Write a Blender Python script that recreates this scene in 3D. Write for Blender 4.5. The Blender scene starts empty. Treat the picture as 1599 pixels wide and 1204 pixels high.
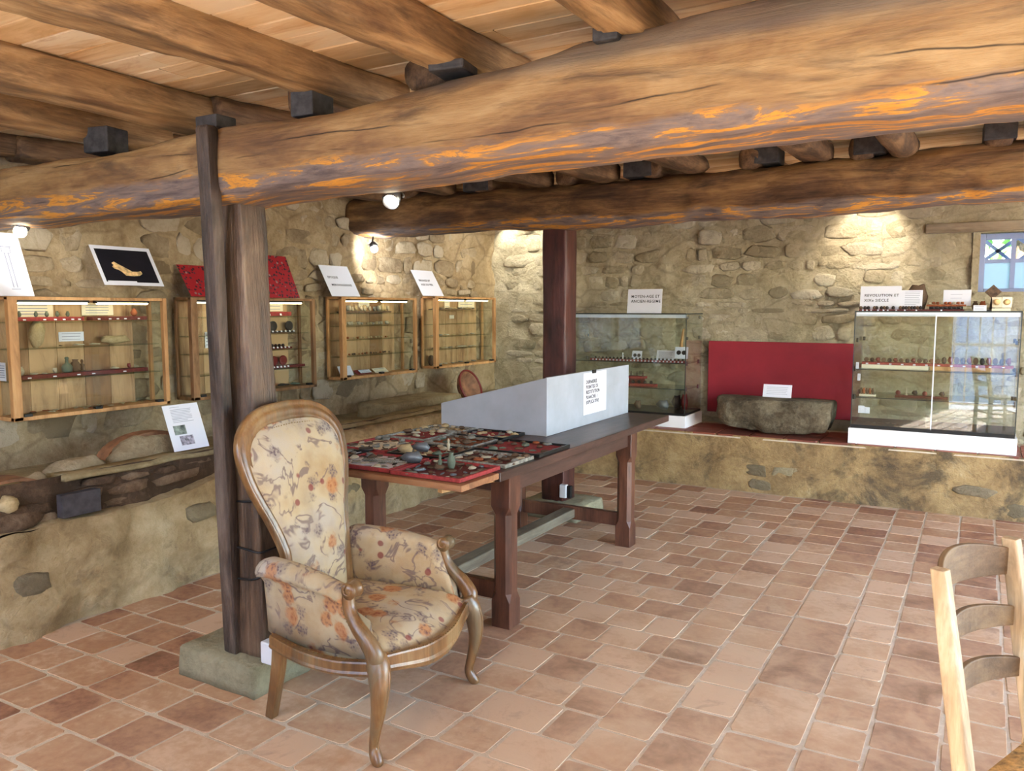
import bpy, math, random
from mathutils import Vector, Matrix, noise, Euler
C = bpy.context.scene.collection
rnd = random.Random(7)
PI = math.pi

# ---------------------------------------------------------------- camera, sky, sun, exposure
cam_d = bpy.data.cameras.new('camera'); cam = bpy.data.objects.new('camera', cam_d); C.objects.link(cam)
F_PX = 1250.0
cam_d.sensor_width = 36.0; cam_d.lens = 36.0 * F_PX / 1599.0; cam_d.clip_start = 0.02
PITCH = math.atan(120 / F_PX); YAW = math.atan(730 / math.hypot(F_PX, 120))
cam.location = (0, 0, 1.55); cam.rotation_euler = (PI / 2 - PITCH, 0, YAW)
sc = bpy.context.scene; sc.camera = cam
sc.view_settings.view_transform = 'Standard'; sc.view_settings.look = 'None'
sc.view_settings.gamma = 1.0; sc.view_settings.use_curve_mapping = False
sc.view_settings.exposure = 0.52
sc.cycles.use_denoising = True
sc.cycles.max_bounces = 10; sc.cycles.diffuse_bounces = 5; sc.cycles.glossy_bounces = 3
sc.cycles.transparent_max_bounces = 24; sc.cycles.transmission_bounces = 6
sc.cycles.sample_clamp_indirect = 4.0; sc.cycles.caustics_reflective = False; sc.cycles.caustics_refractive = False

w = bpy.data.worlds.new('sky'); sc.world = w; w.use_nodes = True
bg = w.node_tree.nodes['Background']
sky = w.node_tree.nodes.new('ShaderNodeTexSky'); sky.sky_type = 'NISHITA'; sky.sun_disc = False
sky.sun_elevation = math.radians(38); sky.sun_rotation = math.radians(160); sky.dust_density = 0.4
w.node_tree.links.new(sky.outputs[0], bg.inputs[0]); bg.inputs[1].default_value = 2.2

def lamp(name, kind, loc, target=None, **kw):
    d = bpy.data.lights.new(name, kind); o = bpy.data.objects.new(name, d); C.objects.link(o); o.location = loc
    if target is not None: o.rotation_euler = (Vector(target) - Vector(loc)).to_track_quat('-Z', 'Y').to_euler()
    for k, v in kw.items(): setattr(d, k, v)
    return o
lamp('sun', 'SUN', (1, -4, 5), (1 - .55, -4 + 2.6, 5 - 2.0), energy=60.0, angle=math.radians(.6), color=(1, .97, .92))
# sky portals in the door and in the window and opening added for light
pt = lamp('door_portal', 'AREA', (.1, -.42, 1.05), (.1, 1, 1.05), shape='RECTANGLE', size=.9, size_y=2.1); pt.data.cycles.is_portal = True
pt = lamp('opening_portal', 'AREA', (3.12, 3.9, 1.3), (1, 3.9, 1.3), shape='RECTANGLE', size=4.4, size_y=2.3); pt.data.cycles.is_portal = True

pt = lamp('added_window_portal', 'AREA', (-2.8, -.42, 1.45), (-2.8, 1, 1.45), shape='RECTANGLE', size=1.8, size_y=1.5); pt.data.cycles.is_portal = True

# ---------------------------------------------------------------- materials
def lin(c):
    if isinstance(c, str): c = tuple(int(c[i:i + 2], 16) for i in (0, 2, 4))
    r = []
    for x in c:
        x /= 255.0; r.append(x / 12.92 if x <= .04045 else ((x + .055) / 1.055) ** 2.4)
    return (*r, 1)
MATS = {}
class NT:
    def __init__(s, name, rough=.7, metal=0.0, spec=.4):
        m = bpy.data.materials.new(name); m.use_nodes = True; s.m = m; s.t = m.node_tree; s.n = s.t.nodes; s.l = s.t.links
        s.b = s.n['Principled BSDF']; s.b.inputs['Roughness'].default_value = rough; s.b.inputs['Metallic'].default_value = metal
        s.b.inputs['Specular IOR Level'].default_value = spec
        MATS[name] = m
        s.tc = s.n.new('ShaderNodeTexCoord')
    def mp(s, scale=(1, 1, 1), src='Object', rot=(0, 0, 0), loc=(0, 0, 0)):
        n = s.n.new('ShaderNodeMapping'); n.inputs['Scale'].default_value = scale; n.inputs['Rotation'].default_value = rot; n.inputs['Location'].default_value = loc
        if src == 'World':
            g = s.n.new('ShaderNodeNewGeometry'); s.l.new(g.outputs['Position'], n.inputs[0])
        else: s.l.new(s.tc.outputs[src], n.inputs[0])
        return n.outputs[0]
    def noise(s, vec, scale=5, detail=5, rough=.6, dist=0, col=False):
        n = s.n.new('ShaderNodeTexNoise'); n.inputs['Scale'].default_value = scale; n.inputs['Detail'].default_value = detail
        n.inputs['Roughness'].default_value = rough; n.inputs['Distortion'].default_value = dist
        if vec is not None: s.l.new(vec, n.inputs['Vector'])
        return n.outputs['Color' if col else 'Fac']
    def vor(s, vec, scale=5, feature='F1', out='Distance', rand=1.0):
        n = s.n.new('ShaderNodeTexVoronoi'); n.feature = feature; n.inputs['Scale'].default_value = scale; n.inputs['Randomness'].default_value = rand
        s.l.new(vec, n.inputs['Vector']); return n.outputs[out]
    def ramp(s, fac, stops, interp='LINEAR'):
        n = s.n.new('ShaderNodeValToRGB'); cr = n.color_ramp; cr.interpolation = interp
        while len(cr.elements) < len(stops): cr.elements.new(.5)
        for e, (p, c) in zip(cr.elements, stops):
            e.position = p; e.color = (c, c, c, 1) if isinstance(c, (int, float)) else lin(c)
        s.l.new(fac, n.inputs[0]); return n.outputs[0]
    def math(s, op, a, b=None, c=None, clamp=False):
        n = s.n.new('ShaderNodeMath'); n.operation = op; n.use_clamp = clamp
        for i, x in enumerate((a, b, c)):
            if x is None: continue
            if isinstance(x, (int, float)): n.inputs[i].default_value = x
            else: s.l.new(x, n.inputs[i])
        return n.outputs[0]
    def mix(s, fac, a, b, mode='MIX'):
        n = s.n.new('ShaderNodeMix'); n.data_type = 'RGBA'; n.blend_type = mode
        for i, x in ((0, fac), (6, a), (7, b)):
            if isinstance(x, (int, float)): n.inputs[i].default_value = x if i == 0 else (x, x, x, 1)
            elif isinstance(x, (str, tuple)): n.inputs[i].default_value = lin(x)
            else: s.l.new(x, n.inputs[i])
        return n.outputs[2]
    def sep(s, vec):
        n = s.n.new('ShaderNodeSeparateXYZ'); s.l.new(vec, n.inputs[0]); return n.outputs
    def add_vec(s, a, b, k):
        n = s.n.new('ShaderNodeVectorMath'); n.operation = 'MULTIPLY_ADD'; s.l.new(b, n.inputs[0]); n.inputs[1].default_value = (k, k, k); s.l.new(a, n.inputs[2]); return n.outputs[0]
    def rand(s):
        oi = s.n.new('ShaderNodeObjectInfo'); g = s.n.new('ShaderNodeNewGeometry')
        return s.math('FRACT', s.math('ADD', oi.outputs['Random'], g.outputs['Random Per Island']))
    def col(s, c):
        if isinstance(c, (str, tuple)): s.b.inputs['Base Color'].default_value = lin(c)
        else: s.l.new(c, s.b.inputs['Base Color'])
    def bump(s, h, strength=.3, dist=.01):
        n = s.n.new('ShaderNodeBump'); n.inputs['Strength'].default_value = strength; n.inputs['Distance'].default_value = dist
        s.l.new(h, n.inputs['Height']); s.l.new(n.outputs[0], s.b.inputs['Normal'])

def flat(name, c, rough=.6, metal=0, var=.0, scale=20, bump=0):
    s = NT(name, rough, metal)
    if var or bump:
        f = s.noise(s.mp(), scale, 4)
        lo = tuple(max(0, int(x * (1 - var))) for x in (tuple(int(c[i:i + 2], 16) for i in (0, 2, 4))))
        hi = tuple(min(255, int(x * (1 + var))) for x in (tuple(int(c[i:i + 2], 16) for i in (0, 2, 4))))
        s.col(s.ramp(f, [(.3, lo), (.7, hi)]))
        if bump: s.bump(f, bump, .01)
    else: s.col(c)
    return s.m

def wood(name, stops, axis=0, rough=.6, grain=14, bump=.3, streak=None, src='Object', spec=.35, island=False, edge=None, crack=False):
    s = NT(name, rough, spec=spec)
    sv = [grain, grain, grain]; sv[axis] = grain * .07
    v = s.mp(tuple(sv), src)
    lowv = s.mp(tuple(3 if i != axis else 1.2 for i in range(3)), src)
    big = s.noise(lowv, 1.6, 4, .6, .8)
    fine = s.noise(v, 1.0, 8, .65, .6)
    vf = s.noise(s.mp(tuple(grain * (6 if i != axis else .5) for i in range(3)), src), 1.0, 4, .7)
    f = s.math('ADD', s.math('ADD', s.math('MULTIPLY', big, .55), s.math('MULTIPLY', fine, .38)), s.math('MULTIPLY', vf, .17))
    if island: f = s.math('ADD', f, s.math('MULTIPLY', s.math('SUBTRACT', s.rand(), .5), .35))
    n = len(stops); c = s.ramp(f, [(.41 + .27 * i / (n - 1), k) for i, k in enumerate(stops)])
    dark = s.ramp(s.noise(s.mp(tuple(5 if i != axis else .8 for i in range(3)), src, loc=(3, 5, 1)), 1.5, 6, .7, 1), [(.5, 0.0), (.66, 1.0)])
    if streak: c = s.mix(s.math('MULTIPLY', dark, .8), c, streak)
    if edge:
        z = s.sep(s.mp((1, 1, 1), src))[2]
        nz = s.noise(s.mp(tuple(9 if i != axis else 2.5 for i in range(3)), src), 1.0, 5, .6, .6)
        m = s.math('SUBTRACT', s.math('ADD', z, s.math('MULTIPLY', nz, -.11)), edge[0])
        msk = s.ramp(s.math('MULTIPLY', m, -12), [(0.0, 0.0), (.35, 1.0)])
        pat = s.noise(s.mp(tuple(22 if i != axis else 2.4 for i in range(3)), src, loc=(7, 1, 2)), 1.0, 7, .68, .5)
        bark = s.ramp(pat, [(.36, '574c4a'), (.5, '7e6e66'), (.54, '8f6f50'), (.565, 'cf9038'), (.61, 'c48638'), (.65, '8a6c4c'), (.75, '6c5c54')])
        c = s.mix(msk, c, bark)
        top = s.ramp(s.math('MULTIPLY', s.math('SUBTRACT', s.math('ADD', z, s.math('MULTIPLY', nz, .05)), edge[1]), 20), [(0.0, 0.0), (.8, 1.0)])
        c = s.mix(s.math('MULTIPLY', top, .75), c, '57504b')
    if crack:
        xyz = s.sep(s.mp((1, 1, 1), src))
        lines = None
        for z0, sd in ((.02, 3.0), (-.05, 11.0)):
            wob = s.noise(s.mp(tuple(.55 if i == axis else 0.0 for i in range(3)), src, loc=(sd, sd, sd)), 1.3, 7, .45)
            dd = s.math('ABSOLUTE', s.math('SUBTRACT', xyz[2], s.math('ADD', z0, s.math('MULTIPLY', s.math('SUBTRACT', wob, .5), .28))))
            on = s.ramp(s.noise(s.mp(tuple(1.0 if i == axis else 0.0 for i in range(3)), src, loc=(sd + 9, 0, 4)), 1.5, 3), [(.48, 0.0), (.56, 1.0)])
            ln = s.math('MULTIPLY', s.ramp(dd, [(.0012, 1.0), (.003, 0.0)]), on)
            lines = ln if lines is None else s.math('MAXIMUM', lines, ln)
        c = s.mix(lines, c, '1d120b')
    s.col(c)
    s.bump(s.math('ADD', s.math('ADD', fine, s.math('MULTIPLY', vf, .5)), big), bump, .02)
    return s.m

def stone_mat(name, stops, scale=6, bump=.5, island=True, dirt='6d5f4a', src='World', dirt_at=.62, rough=.9, seam=None):
    s = NT(name, rough, spec=.2)
    v = s.mp((1, 1, 1), src)
    f = s.noise(v, scale, 8, .7, .4); g = s.noise(v, scale * .35, 5, .6, .5); h = s.noise(v, scale * 5, 8, .75, .3)
    k = s.math('ADD', s.math('ADD', s.math('MULTIPLY', f, .45), s.math('MULTIPLY', g, .35)), s.math('MULTIPLY', h, .25))
    if island: k = s.math('ADD', k, s.math('MULTIPLY', s.math('SUBTRACT', s.rand(), .5), .3))
    n = len(stops); c = s.ramp(k, [(.40 + .26 * i / (n - 1), x) for i, x in enumerate(stops)])
    d = s.ramp(s.noise(s.mp((1, 1, 1), src, loc=(4, 9, 2)), scale * .5, 7, .7, .6), [(dirt_at, 0.0), (dirt_at + .12, 1.0)])
    c = s.mix(s.math('MULTIPLY', d, .75), c, dirt)
    if seam:
        wv = s.add_vec(s.mp((1, 1, 1.5), src), s.noise(v, 4, 4, col=True), .12)
        e = s.ramp(s.vor(wv, seam, 'DISTANCE_TO_EDGE'), [(.0, 1.0), (.05, 0.0)])
        c = s.mix(s.math('MULTIPLY', s.math('MULTIPLY', e, g), .8), c, dirt)
    s.col(c)
    s.bump(s.math('ADD', s.math('MULTIPLY', f, 1.3), s.math('MULTIPLY', h, .9)), bump, .035)
    return s.m

def glass(name, tint='ffffff', refl=.07, rough=.0):
    m = bpy.data.materials.new(name); m.use_nodes = True; t = m.node_tree; n = t.nodes; l = t.links; n.clear(); MATS[name] = m
    o = n.new('ShaderNodeOutputMaterial'); mx = n.new('ShaderNodeMixShader'); tr = n.new('ShaderNodeBsdfTransparent'); gl = n.new('ShaderNodeBsdfGlossy')
    fr = n.new('ShaderNodeLayerWeight'); fr.inputs[0].default_value = .5
    pw = n.new('ShaderNodeMath'); pw.operation = 'POWER'; pw.inputs[1].default_value = 5; l.new(fr.outputs['Facing'], pw.inputs[0])
    ma = n.new('ShaderNodeMath'); ma.operation = 'MULTIPLY_ADD'; ma.inputs[1].default_value = .9 - refl; ma.inputs[2].default_value = refl; ma.use_clamp = True
    l.new(pw.outputs[0], ma.inputs[0]); l.new(ma.outputs[0], mx.inputs[0])
    tr.inputs[0].default_value = lin(tint); gl.inputs['Roughness'].default_value = rough
    l.new(tr.outputs[0], mx.inputs[1]); l.new(gl.outputs[0], mx.inputs[2]); l.new(mx.outputs[0], o.inputs[0]); return m

def emit(name, c, strength):
    s = NT(name); s.col(c); s.b.inputs['Emission Color'].default_value = lin(c); s.b.inputs['Emission Strength'].default_value = strength; return s.m

def tile_mat(name, stops, src='World'):
    s = NT(name, .55, spec=.45)
    v = s.mp((1, 1, 1), src)
    f = s.noise(v, 5, 6, .65, .6); g = s.noise(v, 30, 5, .6)
    r = s.rand()
    k = s.math('ADD', s.math('ADD', s.math('MULTIPLY', f, .9), s.math('MULTIPLY', s.math('SUBTRACT', g, .5), .5)), s.math('MULTIPLY', r, .6))
    n = len(stops); c = s.ramp(k, [(.35 + .6 * i / (n - 1), x) for i, x in enumerate(stops)])
    xx = s.sep(v)
    # worn, paler clay where people walk from the door, redder clay along the far walls
    path = s.math('SUBTRACT', 1.0, s.math('MULTIPLY', s.math('ABSOLUTE', s.math('ADD', xx[0], .9)), .42), clamp=True)
    far = s.math('SUBTRACT', 1.0, s.math('MULTIPLY', s.math('SUBTRACT', xx[1], 3.6), .38), clamp=True)
    wear = s.math('MULTIPLY', s.math('MULTIPLY', path, far), s.ramp(f, [(.3, .5), (.65, 1.0)]))
    c = s.mix(s.math('MULTIPLY', wear, .7), c, 'cdb798')
    blot = s.ramp(s.noise(s.mp((1, 1, 1), src, loc=(2, 3, 9)), 3.2, 6, .7, .5), [(.58, 0.0), (.72, 1.0)])
    c = s.mix(s.math('MULTIPLY', blot, .55), c, '6b5348')
    s.col(c)
    s.l.new(s.ramp(f, [(.3, .42), (.7, .68)]), s.b.inputs['Roughness'])
    s.bump(s.math('ADD', f, s.math('MULTIPLY', g, .4)), .25, .008)
    return s.m

M = {}
M['beam_x'] = wood('old_oak_beam', ['60452f', '80603f', '9a7a50', 'ab8e64'], 0, .62, 16, .35, '574433', edge=(-.105, .12), crack=True)
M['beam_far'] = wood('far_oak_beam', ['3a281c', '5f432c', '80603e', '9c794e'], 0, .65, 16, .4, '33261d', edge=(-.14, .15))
M['joist'] = wood('old_joist_wood', ['664a30', '8a6a46', 'aa875c', 'c2a276'], 1, .65, 18, .4, '55422f')
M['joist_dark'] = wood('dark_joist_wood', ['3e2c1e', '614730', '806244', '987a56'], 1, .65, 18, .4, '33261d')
M['post'] = wood('old_post_wood', ['30251d', '4e3c2e', '6a5442', '8a7662'], 2, .45, 16, .6, '2a2320', spec=.5)
M['post_dark'] = wood('charred_post_wood', ['231d1a', '3a302a', '554840', '6e6056'], 2, .5, 16, .6, '1e1a18')
M['post_far'] = wood('dark_red_post_wood', ['2c1512', '4a2520', '5e342a'], 2, .5, 16, .3, '20100d', spec=.5)
M['block'] = flat('blackened_wood_block', '3a3838', .7, var=.3, scale=25, bump=.3)
M['board'] = wood('pine_ceiling_boards', ['d8ae78', 'e6c08c', 'f0d0a0', 'f6deb6'], 0, .55, 12, .08, 'c8965e', island=True)
M['tile'] = tile_mat('terracotta_tiles', ['714a34', '926650', 'aa8062', 'b59070', 'c8a88c'])
M['grout'] = stone_mat('pale_lime_grout', ['b3a48e', 'c6b8a2', 'd4c8b4'], 9, .3, False, '8c7c68')
M['mortar'] = stone_mat('lime_mortar', ['a89a7e', 'bfb294', 'cfc3a6', 'ded4bc'], 7, 1.0, False, '8b7d66', seam=2.6)
M['stone'] = stone_mat('pale_limestone', ['a69a80', 'bbae92', 'cdc1a6', 'c0b49c', 'ddd3bc'], 7, 1.0, True, '8d806a')
M['mortar_left'] = stone_mat('greyed_lime_mortar', ['9c8560', 'b9a17c', 'cfb993', 'dcc9a6'], 6, 1.0, False, '80694e', seam=2.2)
M['stone_left'] = stone_mat('grey_cream_limestone', ['988467', 'af9b7c', 'c5b292', 'd6c6aa'], 7, 1.0, True, '7e6a52')
M['plaster'] = stone_mat('cream_rough_plaster', ['a38c68', 'bea57c', 'd2bb92', 'decba6'], 5, 1.0, False, '85705a', dirt_at=.54)
M['plaster_low'] = stone_mat('stained_ochre_plaster', ['6f5c42', '8e7552', 'a68c62', 'b39c74'], 5, .7, False, '3f3a34', dirt_at=.50)
M['stain_stone'] = stone_mat('stained_base_stone', ['756851', '8c7e66', 'a39678'], 6, .9, True, '575040')
M['dark_stone'] = stone_mat('dark_reddish_rubble', ['5c4a3c', '7c6450', '97806a', 'a8927a'], 6, 1.0, True, '7a4a30')
M['slate'] = flat('dark_slate', '3d3a3f', .7, var=.2, bump=.3)
M['rim'] = stone_mat('pale_rim_stone', ['7b6c50', '9a8a68', 'b2a37e'], 9, .6, False, '5f523c')
M['trough'] = stone_mat('grey_carved_stone', ['4c4234', '6b5f4c', '8a7e68', 'b0a48c'], 8, 1.0, False, '3f372c')
M['base_stone'] = stone_mat('pale_plinth_stone', ['7f7a62', '9c967c', 'aea78a'], 8, .6, False, '5b5a46')
M['terracotta'] = flat('terracotta', '7f5a40', .7, var=.25, scale=15, bump=.3)
M['red_rim'] = flat('dark_red_glaze', '6b2420', .4)
M['ledge_tile'] = tile_mat('dark_red_ledge_tiles', ['5c2f24', '7a4030', '8c4c38'])
M['glass'] = glass('clear_glass', 'fcfefd', .025)
M['glass_case'] = glass('case_front_glass', 'fafdfc', .085)
M['glass_edge'] = flat('dark_glass_edge', '27302d', .3)
M['shelf_glass'] = glass('shelf_glass', 'eef6f2', .04)
M['case_wood'] = wood('pale_beech_case', ['a8794c', 'c2925f', 'd3a873'], 2, .5, 14, .1, '8b6238')
M['case_back'] = wood('case_back_planks', ['8f6b48', 'a98660', 'bd9b72'], 2, .6, 12, .1, '735236', island=True)
M['case_dark'] = wood('brown_case_wood', ['6b4c30', '8a6543', 'a07b54'], 2, .5, 14, .1, '54391f')
M['tube'] = emit('lit_tube', 'ffe8b8', 12.0)
M['tube_off'] = flat('white_tube_box', 'd8dfea', .3)
M['black'] = flat('black_plastic', '151515', .4)
M['metal'] = flat('grey_metal', '8d8f92', .35, .8)
M['white'] = flat('white_laminate', 'e9e9ec', .4)
M['paper'] = flat('white_paper', 'dfe0ea', .8)
M['paper_cream'] = flat('cream_paper', 'ece2c8', .8)
M['ink'] = flat('black_ink', '26262c', .8)
M['ink_grey'] = flat('grey_ink', '8f93a3', .8)
M['photo_black'] = flat('black_photo_print', '16171f', .45, var=.2, scale=8)
M['bone'] = flat('bone_print', 'c9a877', .7, var=.25, scale=30)
M['photo_mid'] = flat('grey_green_print', '6f7770', .7, var=.5, scale=25)
M['photo_grey'] = flat('grey_violet_print', '8a8590', .7, var=.5, scale=40)
M['red_felt'] = flat('red_felt', '8e3434', .9, var=.15, scale=60, bump=.2)
M['red_deep'] = flat('deep_red_felt', '5e2622', .9, var=.15, scale=60)
M['red_panel'] = flat('red_painted_panel', '8e2430', .75, var=.08, scale=3)
M['grey_paint'] = flat('grey_painted_wood', 'a4abb5', .45, var=.04, scale=6)
M['find_brown'] = flat('earthy_find', '5a4636', .8, var=.35, scale=40, bump=.5)
M['find_grey'] = flat('grey_stone_find', '78766e', .8, var=.35, scale=40, bump=.5)
M['find_pale'] = flat('pale_find', 'b3a78f', .75, var=.25, scale=40, bump=.5)
M['find_green'] = flat('greened_bronze_find', '566052', .6, var=.3, scale=40, bump=.4)
M['find_dark'] = flat('dark_find', '2c2422', .6, var=.3, scale=40)
M['find_blue'] = flat('steel_grey_find', '63686e', .4, .3, var=.3, scale=40)
M['find_rust'] = flat('rusty_find', '8a4c2c', .8, var=.3, scale=40)
M['find_sand'] = stone_mat('sandstone_find', ['b39a70', 'c9b389', 'd8c69e'], 20, .6, False, '8f7a55', src='Object')
M['table'] = wood('dark_table_wood', ['2b1c18', '44302a', '594038'], 1, .38, 14, .12, '26150f', spec=.55)
M['table_leg'] = wood('brown_table_leg', ['3c241c', '5c3a2c', '76503c'], 2, .38, 14, .12, '2c1712', spec=.55)
M['leaf'] = wood('pale_leaf_wood', ['6e4a32', '8b6244', 'a57a58'], 0, .5, 14, .12, '5a3b28')
M['batten'] = wood('pale_batten_wood', ['a98050', 'c49c69'], 1, .5, 14, .1)
M['stretcher'] = wood('grey_stretcher_wood', ['4a4138', '6b6456', '85806e'], 1, .55, 14, .12)
M['chair_wood'] = wood('worn_gilt_walnut', ['432c18', '624426', '7c5a36', '90754f'], 2, .3, 20, .12, '6c6450', spec=.7)
M['old_chair'] = wood('bleached_chair_wood', ['98805f', 'b8a282', 'cfc1a8'], 2, .6, 16, .15, '70624f')
M['old_slat'] = wood('grey_brown_slat_wood', ['4a3925', '66503a', '80694c'], 1, .6, 16, .15, '4a3a28')
M['straw'] = flat('rush_straw', 'a5814c', .8, var=.3, scale=60, bump=.5)
M['nail'] = flat('brass_nail', '8a7448', .35, .8)
M['cable'] = flat('black_cable', '18181a', .5)
M['socket'] = flat('white_socket_plastic', 'd8dade', .4)
M['bulb'] = emit('lit_bulb', 'fff0d0', 22.0)
M['bulb_cold'] = emit('lit_cold_bulb', 'e8f4ff', 40.0)
M['gate'] = flat('white_gate_paint', 'f0f0f0', .5)
M['gravel'] = flat('pale_gravel', '9c9c9c', .9, var=.15, scale=30)
M['added_screen'] = flat('pale_added_screen', 'aab4c8', .9, var=.1, scale=3)
M['leafs'] = flat('green_foliage', '5f8a44', .8, var=.4, scale=3)
M['win_frame'] = flat('blue_grey_window_paint', '8d9ac2', .5)
M['frost'] = None

def fabric():
    s = NT('floral_tapestry', .9, spec=.15)
    v = s.mp()
    vd = s.add_vec(v, s.noise(v, 16, 4, col=True), .05)
    base = s.ramp(s.noise(v, 3, 5), [(.35, 'a38c6a'), (.5, 'b0a184'), (.65, 'aaa296')])
    weave = s.noise(s.mp((260, 260, 260)), 1, 1)
    brk = s.ramp(s.noise(s.mp(loc=(3, 1, 6)), 9, 2), [(.4, 0.0), (.46, 1.0)])
    nb = s.noise(v, 6.5, 3, .55, 1.0)
    br = s.ramp(s.math('ABSOLUTE', s.math('SUBTRACT', nb, .5)), [(.008, 1.0), (.034, 0.0)])
    c = s.mix(s.math('MULTIPLY', s.math('MULTIPLY', br, brk), .75), base, '66575a')
    vl = s.add_vec(s.mp(loc=(5, 2, 8)), s.noise(v, 38, 3, col=True), .055)
    dl = s.vor(vl, 10.5); lc = s.sep(s.vor(vl, 10.5, out='Color'))
    lm = s.math('MULTIPLY', s.ramp(dl, [(.22, 1.0), (.36, 0.0)]), s.ramp(lc[0], [(.08, 0.0), (.09, 1.0)]))
    tex = s.ramp(s.vor(v, 90), [(.2, .9), (.6, .35)])
    c = s.mix(s.math('MULTIPLY', lm, tex), c, '584c56')
    df = s.vor(vd, 7.6); cell = s.sep(s.vor(vd, 7.6, out='Color'))
    fm = s.ramp(df, [(.26, 1.0), (.34, 0.0)])
    on = s.ramp(cell[0], [(.1, 0.0), (.11, 1.0)])
    pet = s.ramp(s.vor(vd, 60), [(.1, 0.0), (.6, 1.0)])
    hue = s.mix(s.ramp(cell[1], [(.6, 0.0), (.62, 1.0)]), '8a4424', '5e2c30')
    fcol = s.mix(pet, hue, 'aa7448')
    c = s.mix(s.math('MULTIPLY', s.math('MULTIPLY', fm, on), .8), c, fcol)
    d2 = s.vor(s.mp(loc=(9, 4, 1)), 13); c2 = s.sep(s.vor(s.mp(loc=(9, 4, 1)), 13, out='Color'))
    bud = s.math('MULTIPLY', s.ramp(d2, [(.16, 1.0), (.22, 0.0)]), s.ramp(c2[0], [(.6, 0.0), (.61, 1.0)]))
    c = s.mix(s.math('MULTIPLY', bud, .8), c, '7a3c3c')
    soil = s.ramp(s.noise(s.mp(loc=(1, 7, 3)), 5, 5, .6), [(.5, 0.0), (.68, 1.0)])
    c = s.mix(s.math('MULTIPLY', soil, .4), c, '85776c')
    s.col(c); s.bump(s.math('ADD', weave, s.math('MULTIPLY', fm, .5)), .3, .003)
    return s.m
M['fabric'] = fabric()
def fabric_back():
    return M['fabric']
def frosted():
    m = bpy.data.materials.new('frosted_pane'); m.use_nodes = True; b = m.node_tree.nodes['Principled BSDF']
    b.inputs['Base Color'].default_value = lin('9fb0dc'); b.inputs['Transmission Weight'].default_value = .55; b.inputs['Roughness'].default_value = .6
    return m
M['frost'] = frosted()
def coins_mat():
    s = NT('studded_red_print', .6)
    v = s.mp()
    d = s.vor(v, 42); cell = s.sep(s.vor(v, 42, out='Color'))
    m = s.ramp(d, [(.34, 1.0), (.42, 0.0)])
    s.col(s.mix(m, '9a1c24', s.ramp(cell[0], [(.3, '2c1a22'), (.8, '55303c'), (.95, '98807c')])))
    return s.m
M['red_print'] = coins_mat()

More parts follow.
